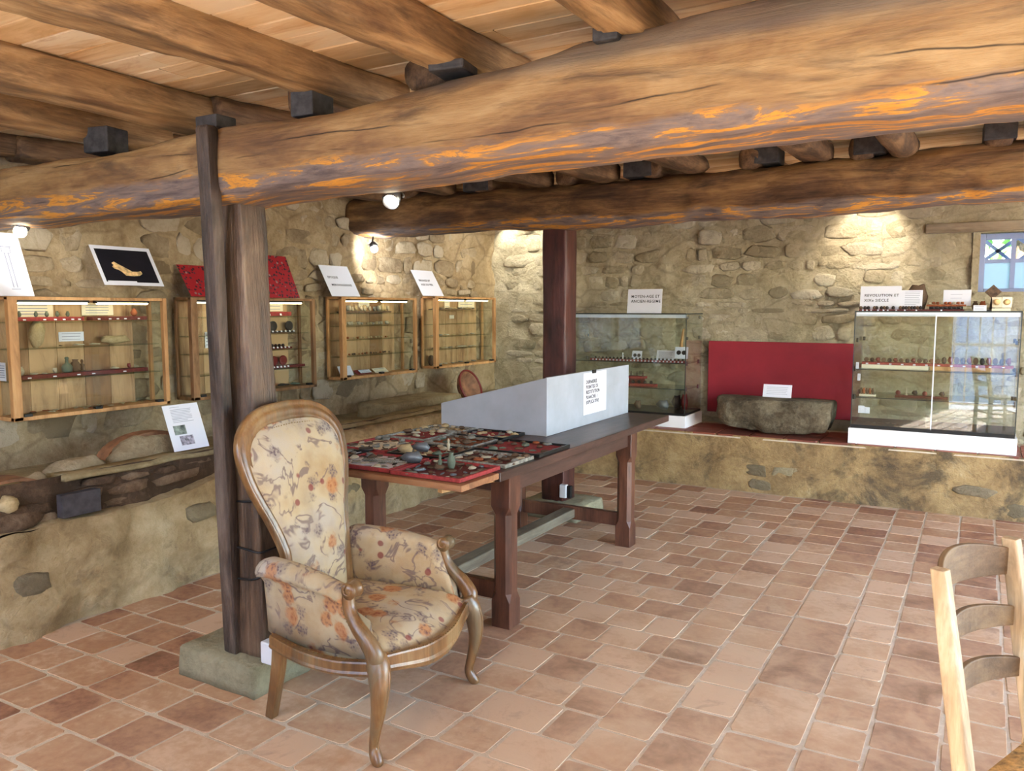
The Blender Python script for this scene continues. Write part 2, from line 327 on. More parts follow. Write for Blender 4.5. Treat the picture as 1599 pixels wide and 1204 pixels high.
# ---------------------------------------------------------------- geometry helpers
class G:
    def __init__(s): s.v = []; s.f = []
    def add(s, vs, fs):
        o = len(s.v); s.v += [tuple(p) for p in vs]; s.f += [tuple(i + o for i in f) for f in fs]; return s
    def box(s, a, b):
        x0, y0, z0 = a; x1, y1, z1 = b
        return s.add([(x0, y0, z0), (x1, y0, z0), (x1, y1, z0), (x0, y1, z0), (x0, y0, z1), (x1, y0, z1), (x1, y1, z1), (x0, y1, z1)],
                     [(0, 3, 2, 1), (4, 5, 6, 7), (0, 1, 5, 4), (1, 2, 6, 5), (2, 3, 7, 6), (3, 0, 4, 7)])
    def obox(s, c, size, mat=None):
        t = G().box([-k / 2 for k in size], [k / 2 for k in size]); mt = Matrix.Translation(c) @ (mat.to_4x4() if mat else Matrix.Identity(4))
        return s.add([mt @ Vector(p) for p in t.v], t.f)
    def bar(s, a, b, w, h, up=(0, 0, 1)):
        a = Vector(a); b = Vector(b); d = (b - a).normalized(); u = Vector(up); r = d.cross(u).normalized(); u = r.cross(d)
        vs = [p + r * (sx * w / 2) + u * (sz * h / 2) for p in (a, b) for sx, sz in ((-1, -1), (1, -1), (1, 1), (-1, 1))]
        return s.add(vs, [(0, 1, 2, 3), (7, 6, 5, 4), (0, 4, 5, 1), (1, 5, 6, 2), (2, 6, 7, 3), (3, 7, 4, 0)])
    def loft(s, rings, closed=False, caps=True):
        n = len(rings[0]); o = len(s.v); fs = []
        for r in rings: s.v += [tuple(p) for p in r]
        m = len(rings)
        for i in range(m if closed else m - 1):
            a = o + i * n; b = o + ((i + 1) % m) * n
            for j in range(n): fs.append((a + j, a + (j + 1) % n, b + (j + 1) % n, b + j))
        if caps and not closed:
            fs.append(tuple(o + j for j in reversed(range(n)))); fs.append(tuple(o + (m - 1) * n + j for j in range(n)))
        s.f += fs; return s
    def tube(s, pts, rad, n=8, prof=None, up=None, closed=False, caps=True):
        """sweep; rad float / list of float or (rw, rh); prof list of (a,b) unit points"""
        pts = [Vector(p) for p in pts]; m = len(pts); rings = []
        prof = prof or [(math.cos(2 * PI * k / n), math.sin(2 * PI * k / n)) for k in range(n)]
        r0 = None
        for i, p in enumerate(pts):
            if closed: t = pts[(i + 1) % m] - pts[i - 1]
            else: t = pts[min(i + 1, m - 1)] - pts[max(i - 1, 0)]
            t.normalize()
            if up is not None: r = t.cross(Vector(up)); r.normalize() if r.length > 1e-5 else None
            else:
                if r0 is None:
                    r0 = t.orthogonal().normalized()
                r = (r0 - t * r0.dot(t)).normalized(); r0 = r
            u = r.cross(t)
            q = rad[i] if isinstance(rad, list) else rad
            qw, qh = q if isinstance(q, tuple) else (q, q)
            rings.append([p + r * (a * qw) + u * (b * qh) for a, b in prof])
        return s.loft(rings, closed, caps)
    def lathe(s, prof, n=20, c=(0, 0, 0), mat=None):
        rings = []
        for r, z in prof:
            ring = [Vector((r * math.cos(2 * PI * k / n), r * math.sin(2 * PI * k / n), z)) for k in range(n)]
            if mat: ring = [mat @ q for q in ring]
            rings.append([q + Vector(c) for q in ring])
        return s.loft(rings)
    def blob(s, c, r, seed=0, amp=.25, n=8, m=6):
        c = Vector(c); r = (r, r, r) if isinstance(r, (int, float)) else r; rings = []
        for i in range(m + 1):
            ph = PI * (i + .02) / (m + .04) ; ring = []
            for k in range(n):
                th = 2 * PI * k / n; d = Vector((math.sin(ph) * math.cos(th), math.sin(ph) * math.sin(th), -math.cos(ph)))
                q = 1 + amp * noise.noise(d * 1.7 + Vector((seed * 3.1, seed, 7)))
                ring.append(c + Vector((d.x * r[0] * q, d.y * r[1] * q, d.z * r[2] * q)))
            rings.append(ring)
        return s.loft(rings)
def spline(pts, n):
    """Catmull-Rom through tuples of any dimension"""
    P = [tuple(p) for p in pts]; out = []; m = len(P)
    for i in range(n):
        t = i * (m - 1) / (n - 1); k = min(int(t), m - 2); u = t - k
        a, b, c, d = P[max(k - 1, 0)], P[k], P[k + 1], P[min(k + 2, m - 1)]
        out.append(tuple(.5 * (2 * b[j] + (c[j] - a[j]) * u + (2 * a[j] - 5 * b[j] + 4 * c[j] - d[j]) * u * u + (3 * b[j] - a[j] - 3 * c[j] + d[j]) * u ** 3) for j in range(len(b))))
    return out
def interp(xs, ys, x):
    if x <= xs[0]: return ys[0]
    for i in range(len(xs) - 1):
        if x <= xs[i + 1]:
            t = (x - xs[i]) / (xs[i + 1] - xs[i]); t = t * t * (3 - 2 * t) if False else t
            return ys[i] + (ys[i + 1] - ys[i]) * t
    return ys[-1]
def mesh(g, name, mat, smooth=False):
    me = bpy.data.meshes.new(name); me.from_pydata([tuple(p) for p in g.v], [], g.f); me.update()
    if mat: me.materials.append(mat)
    if smooth: me.shade_smooth() if hasattr(me, 'shade_smooth') else me.polygons.foreach_set('use_smooth', [True] * len(me.polygons))
    return me
def obj(name, g, mat, parent=None, smooth=False, bev=0, segs=2, loc=None, world=True, me=None, angle=40, **props):
    """one mesh object. parent given + world=True: g is in world coordinates"""
    me = me or mesh(g, name, mat, smooth)
    o = bpy.data.objects.new(name, me); C.objects.link(o)
    if loc is not None: o.location = loc
    if parent is not None:
        o.parent = parent
        if world:
            try: o.matrix_parent_inverse = parent['_m'] and Matrix([list(r) for r in parent['_m']]).inverted()
            except KeyError: pass
    if bev:
        b = o.modifiers.new('bevel', 'BEVEL'); b.width = bev; b.segments = segs; b.limit_method = 'ANGLE'; b.angle_limit = math.radians(angle)
    for k, x in props.items(): o[k] = x
    return o
_frames = {}
def setm(o, m):
    o.matrix_basis = m; o['_m'] = [list(r) for r in m]; return o
def thing(name, label, cat, loc=(0, 0, 0), group=None, rotz=0, mat=None):
    o = bpy.data.objects.new(name, None); C.objects.link(o); o.empty_display_size = .05
    setm(o, mat if mat is not None else Matrix.Translation(loc) @ Matrix.Rotation(rotz, 4, 'Z'))
    o['label'] = label; o['category'] = cat
    if group: o['group'] = group
    return o
def tag(o, label, cat, group=None):
    o['label'] = label; o['category'] = cat
    if group: o['group'] = group
    return o
def struct(name, g, mat, **k):
    o = obj(name, g, mat, **k); o['kind'] = 'structure'; return o
def frame3(o, u, v):
    """matrix with origin o, x along u, y along v, z = normal"""
    o = Vector(o); u = Vector(u).normalized(); n = u.cross(Vector(v)).normalized(); v = n.cross(u)
    return Matrix(((u.x, v.x, n.x, o.x), (u.y, v.y, n.y, o.y), (u.z, v.z, n.z, o.z), (0, 0, 0, 1)))
def lettering(body, size, x, y, root, mat='ink', name='lettering', bold=.012, spacing=1.15, z=.0022, line=1.1):
    cu = bpy.data.curves.new(name, 'FONT'); cu.body = body; cu.size = size; cu.offset = bold * size; cu.extrude = .0002; cu.space_character = spacing; cu.space_line = line
    cu.resolution_u = 2
    t = bpy.data.objects.new(name, cu); C.objects.link(t)
    me = bpy.data.meshes.new_from_object(t.evaluated_get(bpy.context.evaluated_depsgraph_get())); bpy.data.objects.remove(t)
    me.materials.clear(); me.materials.append(M[mat])
    o = bpy.data.objects.new(name, me); C.objects.link(o); o.parent = root; o.location = (x, y, z); return o
def textlines(root, x0, y0, x1, y1, n, h=.0016, mat='ink_grey', seed=1, name='printed_lines'):
    r = random.Random(seed); g = G()
    for i in range(n):
        y = y1 - (y1 - y0) * i / max(1, n - 1); xe = x1 - (x1 - x0) * (r.random() * .35 if i % 4 == 3 else r.random() * .05)
        g.box((x0, y - h, .0012), (xe, y + h, .0017))
    return obj(name, g, M[mat], root, world=False)
def sheet(name, label, cat, m4, wd, ht, mat='paper', group=None, thick=.0012):
    r = thing(name, label, cat, mat=m4, group=group)
    g = G(); n = 6
    vs = []; fs = []
    for j in range(2):
        for i in range(n + 1): vs.append((wd * i / n, ht * j, thick if False else .004 * math.sin(PI * i / n) * 0))
    g.box((0, 0, -thick / 2), (wd, ht, thick / 2 + .0004))
    obj('sheet', g, M[mat], r, world=False)
    return r

# ---------------------------------------------------------------- structure: floor
CX, CY = 799.5, 602.0
XW, YB = -4.65, 7.60          # upper left wall, upper back wall
XL, YL = -3.80, 6.80          # lower walls (in front of the ledges)
floor = struct('floor', G().box((-4.9, -.35, -.16), (3.0, 7.0, -.0022)), M['grout'])
def tile_meshes(mat):
    out = []
    for k in range(4):
        r = random.Random(40 + k); g = G()
        c = [(-.5, -.5), (.5, -.5), (.5, .5), (-.5, .5)]
        j = [(x + r.uniform(-.012, .012), y + r.uniform(-.012, .012)) for x, y in c]
        ring = []
        for i in range(4):   # two points per corner: slightly rounded corners
            x, y = j[i]; px, py = j[i - 1]; nx, ny = j[(i + 1) % 4]
            ring.append((x + (px - x) * .05, y + (py - y) * .05)); ring.append((x + (nx - x) * .05, y + (ny - y) * .05))
        g.loft([[(x, y, -.5) for x, y in ring], [(x, y, -.045) for x, y in ring], [(x * .991, y * .991, 0) for x, y in ring]])
        out.append(mesh(g, 'tile', mat))
    return out
TM = tile_meshes(M['tile'])
tiles = []
r = random.Random(5)
y = -.3
while y < 6.78:                                    # left field: rows across the room
    h = r.choice((.2, .205, .215, .21, .23)); h = min(h, 6.8 - y)
    x = XL + r.uniform(-.12, 0)
    xe = -1.165 + r.uniform(-.01, .01)
    while x < xe - .06:
        wd = r.choice((.2, .21, .215, .225, .225, .3 if y < 3 else .22)); 
        if x + wd > xe - .1: wd = xe - x
        x0 = max(x, XL)
        tiles.append((x0, y, x + wd, y + h)); x += wd
    y += h
cols = [(-1.165, .215, .235), (-.95, .215, .235), (-.735, .262, .43), (-.473, .2, .23), (-.273, .225, .225), (-.048, .215, .22)]
x = .167
while x < 2.9: cols.append((x, .215, .22)); x += .215
for x, wd, L in cols:
    y = -.3 + r.uniform(-.1, 0)
    while y < 6.78:
        l = L * r.uniform(.92, 1.06)
        if L > .4 and r.random() < .3: l = .22
        if y > 4.6: l = min(l, .225)
        e = min(y + l, 6.8)
        tiles.append((x, max(y, -.3), x + wd, e)); y = e
def floor_dist(t):
    cx = (t[0] + t[2]) / 2; cy = (t[1] + t[3]) / 2
    fx = -math.sin(YAW); fy = math.cos(YAW); dep = cx * fx + cy * fy; lat = cx * fy - cy * fx
    if dep < 1.9 or abs(lat) > dep * .68: return 99 + dep
    return dep
tiles.sort(key=floor_dist)
joined = G()
for i, (x0, y0, x1, y1) in enumerate(tiles):
    gp = r.uniform(.010, .019); sx = x1 - x0 - gp; sy = y1 - y0 - gp
    if sx < .02 or sy < .02: continue
    cx, cy = (x0 + x1) / 2 + r.uniform(-.002, .002), (y0 + y1) / 2 + r.uniform(-.002, .002); z = r.uniform(-.0012, .0006)
    rx, ry = r.uniform(-.005, .005), r.uniform(-.005, .005)
    me = TM[r.randrange(4)]
    mt = Matrix.Translation((cx, cy, z)) @ Euler((rx, ry, r.uniform(-.008, .008))).to_matrix().to_4x4() @ Matrix.Diagonal((sx, sy, .03, 1))
    if i < 298:
        o = bpy.data.objects.new('tile', me); C.objects.link(o); o.parent = floor; o.matrix_basis = mt
    else: joined.add([mt @ v.co for v in me.vertices], [tuple(p.vertices) for p in me.polygons])
obj('far_tiles', joined, M['tile'], floor, kind='stuff')

# ---------------------------------------------------------------- structure: walls
def rough_sheet(u0, u1, v0, v1, place, step=.05, amp=.012, hole=None, seed=0, top=None, g=None):
    g = g or G(); nu = max(1, round((u1 - u0) / step)); nv = max(1, round((v1 - v0) / step)); idx = {}
    for j in range(nv + 1):
        for i in range(nu + 1):
            u = u0 + (u1 - u0) * i / nu; tp = top(u) if top else v1; v = v0 + (tp - v0) * j / nv
            d = amp * noise.fractal(Vector((u * 3.2, v * 3.2, seed)), .8, 2.1, 4)
            idx[i, j] = len(g.v); g.v.append(tuple(place(u, v, d)))
    for j in range(nv):
        for i in range(nu):
            uc = u0 + (u1 - u0) * (i + .5) / nu; vc = v0 + (v1 - v0) * (j + .5) / nv
            if hole and hole[0] < uc < hole[1] and hole[2] < vc < hole[3]: continue
            g.f.append((idx[i, j], idx[i + 1, j], idx[i + 1, j + 1], idx[i, j + 1]))
    return g
def rubble(u0, u1, v0, v1, place, mat, parent, hmin=.07, hmax=.17, seed=1, hole=None, skip=0, proud=(.004, .016), limit=298, gap=.02, near=None, wmin=.1, wmax=.34):
    r = random.Random(seed); st = []
    v = v0
    while v < v1 - .03:
        h = min(r.uniform(hmin, hmax), v1 - v); u = u0 + r.uniform(-.1, 0)
        while u < u1:
            wd = r.uniform(wmin, wmax)
            cu, cv = u + wd / 2, v + h / 2 + r.uniform(-.012, .012)
            ok = u > u0 - .001 and u + wd < u1 + .001 and not (hole and hole[0] - wd / 2 < cu < hole[1] + wd / 2 and hole[2] - h / 2 < cv < hole[3] + h / 2) and r.random() > skip
            if ok: st.append((cu, cv, wd - gap * r.uniform(.6, 1.4), h - gap * r.uniform(.5, 1.2)))
            u += wd
        v += h
    st.sort(key=(near or (lambda s: -s[2] * s[3])))
    rest = G()
    for i, (cu, cv, wd, h) in enumerate(st):
        n = 9; dp = r.uniform(*proud); rot = r.uniform(-.09, .09); sq = r.uniform(.55, .8)
        outl = []
        for k in range(n):
            a = 2 * PI * (k + r.uniform(-.42, .42)) / n; ca, sa = math.cos(a), math.sin(a)
            x = math.copysign(abs(ca) ** sq, ca) * wd / 2 * r.uniform(.8, 1.06); y = math.copysign(abs(sa) ** sq, sa) * h / 2 * r.uniform(.78, 1.06)
            outl.append((x * math.cos(rot) - y * math.sin(rot), x * math.sin(rot) + y * math.cos(rot)))
        tilt = r.uniform(-.25, .25) * dp / .1, r.uniform(-.25, .25) * dp / .05
        g = G(); base = place(cu, cv, 0)
        rings = []
        for sc_, dd in ((1.12, -.012), (1.0, dp * .5), (.88, dp * .9), (.5, dp * 1.0)):
            rings.append([place(cu + x * sc_, cv + y * sc_, dd + (x * tilt[0] + y * tilt[1]) * sc_ + (.009 * noise.noise(Vector((x * 22 + i, y * 22, dd * 50))) if dd > 0 else 0)) - base for x, y in outl])
        g.loft(rings)
        if i < limit:
            o = obj('stone', g, mat, parent, smooth=True, world=False, loc=base)
        else: rest.add([Vector(p) + base for p in g.v], g.f)
    if rest.v: obj('small_stones', rest, mat, parent, smooth=True, world=False, kind='stuff')
P_back = lambda u, v, d: Vector((u, YB - d, v))
P_left = lambda u, v, d: Vector((XW + d, u, v))
P_backlow = lambda u, v, d: Vector((u, YL - d, v))
P_leftlow = lambda u, v, d: Vector((XL + d, u, v))
WIN = (-.03, .60, 1.685, 2.165)
wall_back = struct('wall_back', rough_sheet(-4.75, 3.1, .4, 2.9, P_back, .035, .035, WIN, 3), M['mortar'], smooth=True)
rubble(-4.6, 1.2, .5, 2.6, P_back, M['stone'], wall_back, seed=11, hole=(WIN[0] - .06, WIN[1] + .05, WIN[2] - .04, WIN[3] + .16), skip=.12, hmin=.06, hmax=.17, wmin=.1, wmax=.4)
wall_left = struct('wall_left', rough_sheet(-.35, 7.7, .55, 2.9, P_left, .04, .045, None, 8), M['mortar_left'], smooth=True)
rubble(1.6, 7.5, .78, 2.5, P_left, M['stone_left'], wall_left, seed=23, skip=.12, hmin=.07, hmax=.2, proud=(.002, .018), wmin=.12, wmax=.4)
# back wall reveal of the little window and the masonry behind it
struct('trim_1', G().box((WIN[0] - .02, YB - .01, WIN[2] - .03), (WIN[1] + .02, YB + .3, WIN[2])).box((WIN[0] - .04, YB - .01, WIN[2]), (WIN[0], YB + .3, WIN[3])).box((WIN[1], YB - .01, WIN[2]), (WIN[1] + .04, YB + .3, WIN[3])), M['mortar'])
lint = obj('window_lintel', G().box((-.42, YB - .035, 2.17), (1.0, YB + .28, 2.25)), wood('grey_lintel_wood', ['6a5c4b', '8a7b68', 'a0937f'], 0, .7, 14, .3), bev=.008); lint['kind'] = 'structure'
# lower walls
wall_back_low = struct('wall_back_lower', rough_sheet(-3.9, 3.1, -.02, .475, P_backlow, .04, .02, None, 5), M['plaster_low'], smooth=True)
rubble(-3.6, 1.5, .02, .42, P_backlow, M['stain_stone'], wall_back_low, seed=4, skip=.88, hmin=.1, hmax=.16, proud=(.002, .012))
top_y = [-.4, 1.9, 2.17, 2.54, 2.81, 3.12, 3.4, 3.8, 6.9]; top_z = [.5, .515, .52, .505, .52, .56, .64, .69, .69]
def ltop(u): return interp(top_y, top_z, u) + .015 * noise.noise(Vector((u * 9, 2, 1)))
wall_left_low = struct('wall_left_lower', rough_sheet(-.35, 6.9, -.02, .6, P_leftlow, .028, .05, None, 6, ltop), M['plaster'], smooth=True)
# broken top of the plaster skin
g = G(); N = 150
for i in range(N):
    u = -.35 + 7.2 * i / (N - 1); z = ltop(u)
    g.v += [(XL + .012 * noise.noise(Vector((u * 7, 1, 1))), u, z), (XL - .12, u, z + .012 + .02 * noise.noise(Vector((u * 11, 5, 1))))]
g.f = [(2 * i, 2 * i + 2, 2 * i + 3, 2 * i + 1) for i in range(N - 1)]
obj('broken_plaster_edge', g, M['plaster'], wall_left_low, smooth=True, world=False)
rubble(.9, 6.6, .03, .46, P_leftlow, M['stain_stone'], wall_left_low, seed=9, skip=.8, hmin=.12, hmax=.22, proud=(.004, .03), wmin=.2, wmax=.4)
# dark rubble behind the broken plaster, with its rim of pale stone: the front of an old stone trough ledge
P_dark = lambda u, v, d: Vector((XL - .075 + d, u, v))
trough_face = struct('wall_left_rubble', rough_sheet(-.35, 6.85, .45, .73, P_dark, .04, .03, None, 12), M['dark_stone'], smooth=True)
rubble(1.2, 6.5, .5, .7, P_dark, M['dark_stone'], trough_face, seed=31, skip=.15, hmin=.06, hmax=.12, proud=(.006, .035), wmin=.12, wmax=.4)
g = G(); N = 90; rings = []
for i in range(N):
    u = 2.25 + 4.5 * i / (N - 1); z = .722 + .012 * noise.noise(Vector((u * 4, 0, 0))); f = .012 * noise.noise(Vector((u * 5, 3, 0)))
    rings.append([(XL - .055 + f, u, z - .024), (XL - .04 + f, u, z - .012), (XL - .05 + f, u, z), (XL - .1, u, z + .008), (XL - .22, u, z + .002), (XL - .22, u, z - .024)])
g.loft(rings); struct('trim_2', g, M['rim'], smooth=True)
struct('trim_3', G().box((XW - .05, -.35, .5), (XL - .15, 7.6, .655)), M['rim'])
struct('trim_4', G().box((-4.7, YL - .0, .3), (3.0, YB + .05, .455)), M['plaster_low'])
ledge = struct('trim_5', G().box((-4.6, YL - .008, .452), (3.0, YB + .02, .462)), M['grout'])
LT = tile_meshes(M['ledge_tile'])
x = -3.6
while x < 1.4:
    for yy, dy in ((YL + .0, .3), (YL + .3, .3)):
        o = bpy.data.objects.new('tile', LT[r.randrange(4)]); C.objects.link(o); o.parent = ledge
        o.matrix_basis = Matrix.Translation((x + .14, yy + dy / 2, .478)) @ Matrix.Diagonal((.27, dy - .008, .03, 1))
    x += .28
# unseen walls: door behind the camera; left window and right opening added for light
DX0, DX1, DZ = -.34, .56, 2.08
g = G().box((-4.9, -.5, -.1), (-3.7, -.35, 2.9)).box((-3.7, -.5, -.1), (-1.9, -.35, .7)).box((-3.7, -.5, 2.2), (-1.9, -.35, 2.9)).box((-1.9, -.5, -.1), (DX0, -.35, 2.9)).box((DX1, -.5, -.1), (3.15, -.35, 2.9)).box((DX0, -.5, DZ), (DX1, -.35, 2.9))
struct('wall_front', g, M['plaster'])
g = G().box((3.0, -.5, -.1), (3.15, 1.7, 2.9)).box((3.0, 6.1, -.1), (3.15, 7.7, 2.9)).box((3.0, 1.7, 2.4), (3.15, 6.1, 2.9)).box((3.0, 1.7, -.1), (3.15, 6.1, .12))
struct('wall_right', g, M['plaster'])
struct('wall_left_back', G().box((-4.95, -.5, -.1), (-4.76, 7.9, 2.95)).box((-4.95, 7.9, -.1), (-.2, 8.0, 2.95)).box((.8, 7.9, -.1), (3.15, 8.0, 2.95)), M['mortar'])
struct('ground_outside', G().box((-12, -14, -.12), (14, -.4, -.08)).box((3.0, -.4, -.12), (14, 14, -.08)).box((-12, 8.0, -.12), (3.0, 14, -.08)), M['gravel'])
struct('added_sunshade', G().box((-4.2, -2.9, 2.45), (-1.3, -.5, 2.55)), M['plaster'])  # unseen slab added above the left window to keep sun off the floor
struct('wall_added_screen', G().box((-7, -6.5, -.1), (9, -6.2, 2.9)), M['added_screen'])  # unseen wall added outside so the doorway reflects less brightly
gate = thing('door_gate', 'white barred gate in the doorway behind', 'gate', ((DX0 + DX1) / 2, -.42, 0)); gate['kind'] = 'structure'
g = G()
for k in range(6):
    xx = DX0 + .03 + (DX1 - DX0 - .06) * k / 5
    obj('bar', G().tube([(xx, -.42, .05), (xx, -.42, 2.03)], .011, 8), M['gate'], gate, smooth=True)
for zz in (.08, 1.0, 2.02): obj('rail', G().box((DX0 + .01, -.43, zz - .018), (DX1 - .01, -.41, zz + .018)), M['gate'], gate)

# window in the back wall
wn = thing('window_1', 'small window with blue-grey bars', 'window', (.28, YB + .2, WIN[2])); wn['kind'] = 'structure'
wx0, wx1, wz0, wz1 = WIN; wy = YB + .16
obj('window_frame', G().box((wx0, wy, wz0), (wx0 + .05, wy + .05, wz1)).box((wx1 - .05, wy, wz0), (wx1, wy + .05, wz1)).box((wx0 + .05, wy, wz1 - .05), (wx1 - .05, wy + .05, wz1)).box((wx0 + .05, wy, wz0), (wx1 - .05, wy + .05, wz0 + .03)), M['win_frame'], wn, bev=.004)
obj('glazing_bar', G().box((wx0 + .05, wy + .003, 1.925), (wx1 - .05, wy + .035, 1.955)), M['win_frame'], wn)
obj('glazing_bar', G().box((.20, wy - .002, wz0 + .03), (.235, wy + .04, wz1 - .05)), M['win_frame'], wn)
obj('glazing_bar', G().box((.42, wy - .002, wz0 + .03), (.455, wy + .04, wz1 - .05)), M['win_frame'], wn)
for a, b in ((wx0 + .05, .2), (.235, .42), (.455, wx1 - .05)):
    obj('pane', G().box((a, wy + .015, 1.955), (b, wy + .02, wz1 - .05)), M['glass'], wn)
    obj('pane', G().box((a, wy + .015, wz0 + .03), (b, wy + .02, 1.925)), M['frost'], wn)
for k, (a, b) in enumerate(((-.02, .3), (.22, -.05), (.24, .56), (.5, .2))):
    obj('lattice_bar', G().bar((a, wy + .10, 1.93), (b, wy + .10, 2.17), .028, .012, (0, 1, 0)), M['win_frame'], wn)
bush = thing('garden_bush', 'bright green leafy bush outside the small back window', 'bush', (.3, 10.2, -.08))
g = G(); rb = random.Random(3)
for k in range(2600):
    c = Vector((rb.uniform(-2.2, 3.0), 10.2 + rb.uniform(-.5, .5), rb.uniform(.2, 5.5))); R = Euler((rb.uniform(0, 6), rb.uniform(0, 6), 0)).to_matrix()
    g.add([c + R @ Vector(p) for p in ((-.13, 0, 0), (0, -.06, .01), (.13, 0, 0), (0, .06, .01))], [(0, 1, 2, 3)])
obj('foliage', g, M['leafs'], bush, kind='stuff'); obj('stem', G().tube([(.3, 10.2, -.1), (.35, 10.2, 2.2), (.25, 10.2, 4.2)], [.07, .05, .02]), M['find_brown'], bush, smooth=True)

# ---------------------------------------------------------------- structure: ceiling boards and beams
def ceil_z(y): return 2.43 + .045 * max(0, y - 2.3)
ceiling = struct('ceiling', G().add([(-4.9, -.5, 2.47), (3.15, -.5, 2.47), (3.15, 2.3, 2.47), (-4.9, 2.3, 2.47), (3.15, 8, 2.73), (-4.9, 8, 2.73),
                                       (-4.9, -.5, 2.9), (3.15, -.5, 2.9), (3.15, 8, 2.95), (-4.9, 8, 2.95)],
                                      [(0, 3, 2, 1), (3, 5, 4, 2), (6, 7, 8, 9), (0, 1, 7, 6), (1, 2, 4, 8, 7), (5, 9, 8, 4), (0, 6, 9, 5, 3)]), M['board'])
y = -.45; rb = random.Random(77); nb = 0; rest = G()
while y < 7.65:
    dy = .135; x = -4.75 - rb.uniform(0, 1.2)
    while x < 3.0:
        L = rb.uniform(1.5, 2.6); x1 = min(x + L, 3.0); x0 = max(x, -4.75)
        if x1 - x0 > .1:
            za, zb = ceil_z(y), ceil_z(y + dy); s_ = rb.uniform(0, .002); e = .0025
            g = G().add([(x0 + e, y, za + .004), (x1 - e, y, za + .004), (x1 - e, y + .004, za - s_), (x0 + e, y + .004, za - s_), (x0 + e, y + dy - .006, zb - s_), (x1 - e, y + dy - .006, zb - s_), (x1 - e, y + dy - .002, zb + .004), (x0 + e, y + dy - .002, zb + .004),
                         (x0 + e, y, za + .03), (x1 - e, y, za + .03), (x1 - e, y + dy - .002, zb + .03), (x0 + e, y + dy - .002, zb + .03)],
                        [(0, 3, 2, 1), (3, 4, 5, 2), (4, 7, 6, 5), (8, 9, 10, 11), (0, 1, 9, 8), (6, 7, 11, 10), (0, 8, 11, 7, 4, 3), (1, 2, 5, 6, 10, 9)])
            obj('plank', g, M['board'], ceiling, world=False); nb += 1
        x += L
    y += dy

def timber(name, A, B, w, h, mat, axis, seed=1, amp=.02, nl=120, nc=28, sq=.45, prof=None, bow=0, sag=0, lump=1.0, parent=None, local=True):
    """rough-hewn timber from A to B, cross-section w (sideways) x h (up), superellipse corners"""
    A = Vector(A); B = Vector(B); c = (A + B) / 2; d = (B - A); L = d.length; d.normalize()
    up = Vector((0, 0, 1)) if abs(d.z) < .8 else Vector((0, -1, 0)); r_ = d.cross(up).normalized(); u_ = r_.cross(d); rings = []
    for i in range(nl + 1):
        t = i / nl; p = A + d * (L * t) + u_ * (-sag * math.sin(PI * t)) + r_ * bow * math.sin(PI * t)
        k = prof(t) if prof else (1, 1, 0, 0); ring = []
        for j in range(nc):
            a = 2 * PI * j / nc; ca, sa = math.cos(a), math.sin(a)
            x = math.copysign(abs(ca) ** sq, ca) * w / 2 * k[0]; z = math.copysign(abs(sa) ** sq, sa) * h / 2 * k[1]
            q = Vector((t * L * 1.3, ca * .7, sa * .7)) + Vector((seed * 7.3, seed, 0))
            n1 = noise.fractal(q * 1.0, 1, 2, 3) * amp; n2 = noise.noise(Vector((t * L * 4, ca * 1.5, sa * 1.5 + seed))) * amp * .35 * lump + noise.noise(Vector((t * L * 11, ca * 3 + seed, sa * 3))) * amp * .28 * lump
            ring.append(p + r_ * (x * (1 + (n1 + n2) / (w * .5)) + k[2]) + u_ * (z * (1 + (n1 + n2) / (h * .5)) + k[3]) - c)
        rings.append(ring)
    cap0 = sum((Vector(q) for q in rings[0]), Vector()) / nc; cap1 = sum((Vector(q) for q in rings[-1]), Vector()) / nc
    rings = [[cap0.lerp(Vector(q), .75) - d * .012 for q in rings[0]]] + rings + [[cap1.lerp(Vector(q), .75) + d * .012 for q in rings[-1]]]
    return obj(name, G().loft(rings), mat, parent, smooth=True, loc=c, world=False)

# main beam: bottom hewn, top wavy, thicker towards the right
def p1(t):
    x = -4.7 + 6.2 * t
    hh = interp([-4.7, -3.9, -3.3, -2.9, -2.5, -2.0, -1.3, -.9, -.5, .2, 1.5], [.27, .27, .25, .27, .285, .255, .285, .325, .345, .37, .38], x)
    bot = interp([-4.7, -2.6, -1.4, -.5, .1, 1.5], [1.955, 1.945, 1.99, 2.0, 2.0, 2.0], x)
    return (1, hh / .3, 0, bot + hh / 2 - 2.12)
b1 = timber('ceiling_beam', (-4.7, 2.26, 2.12), (1.5, 2.26, 2.12), .31, .3, M['beam_x'], 0, 3, .018, 220, 40, .42, p1)
tag(b1, 'massive honey-brown oak ceiling beam nearest the camera, resting on the cracked post', 'beam')
b1['kind'] = 'structure'
def p2(t):
    k = interp([0, .01, .04, 1], [.85, .95, 1, 1], t); return (k, k, 0, interp([0, .1, .35, 1], [.02, .0, -.012, .0], t))
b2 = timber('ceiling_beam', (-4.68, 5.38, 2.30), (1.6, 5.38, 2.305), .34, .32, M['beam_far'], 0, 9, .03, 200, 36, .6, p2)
tag(b2, 'second dark orange-brown ceiling beam farther back, on the dark red post', 'beam'); b2['kind'] = 'structure'
wp = timber('wall_plate_log', (-4.6, 5.72, 2.44), (-3.2, 5.72, 2.44), .2, .17, M['beam_far'], 0, 14, .02, 30, 20, .8); tag(wp, 'short dark log lying behind the far beam at the left wall', 'log'); wp['kind'] = 'structure'
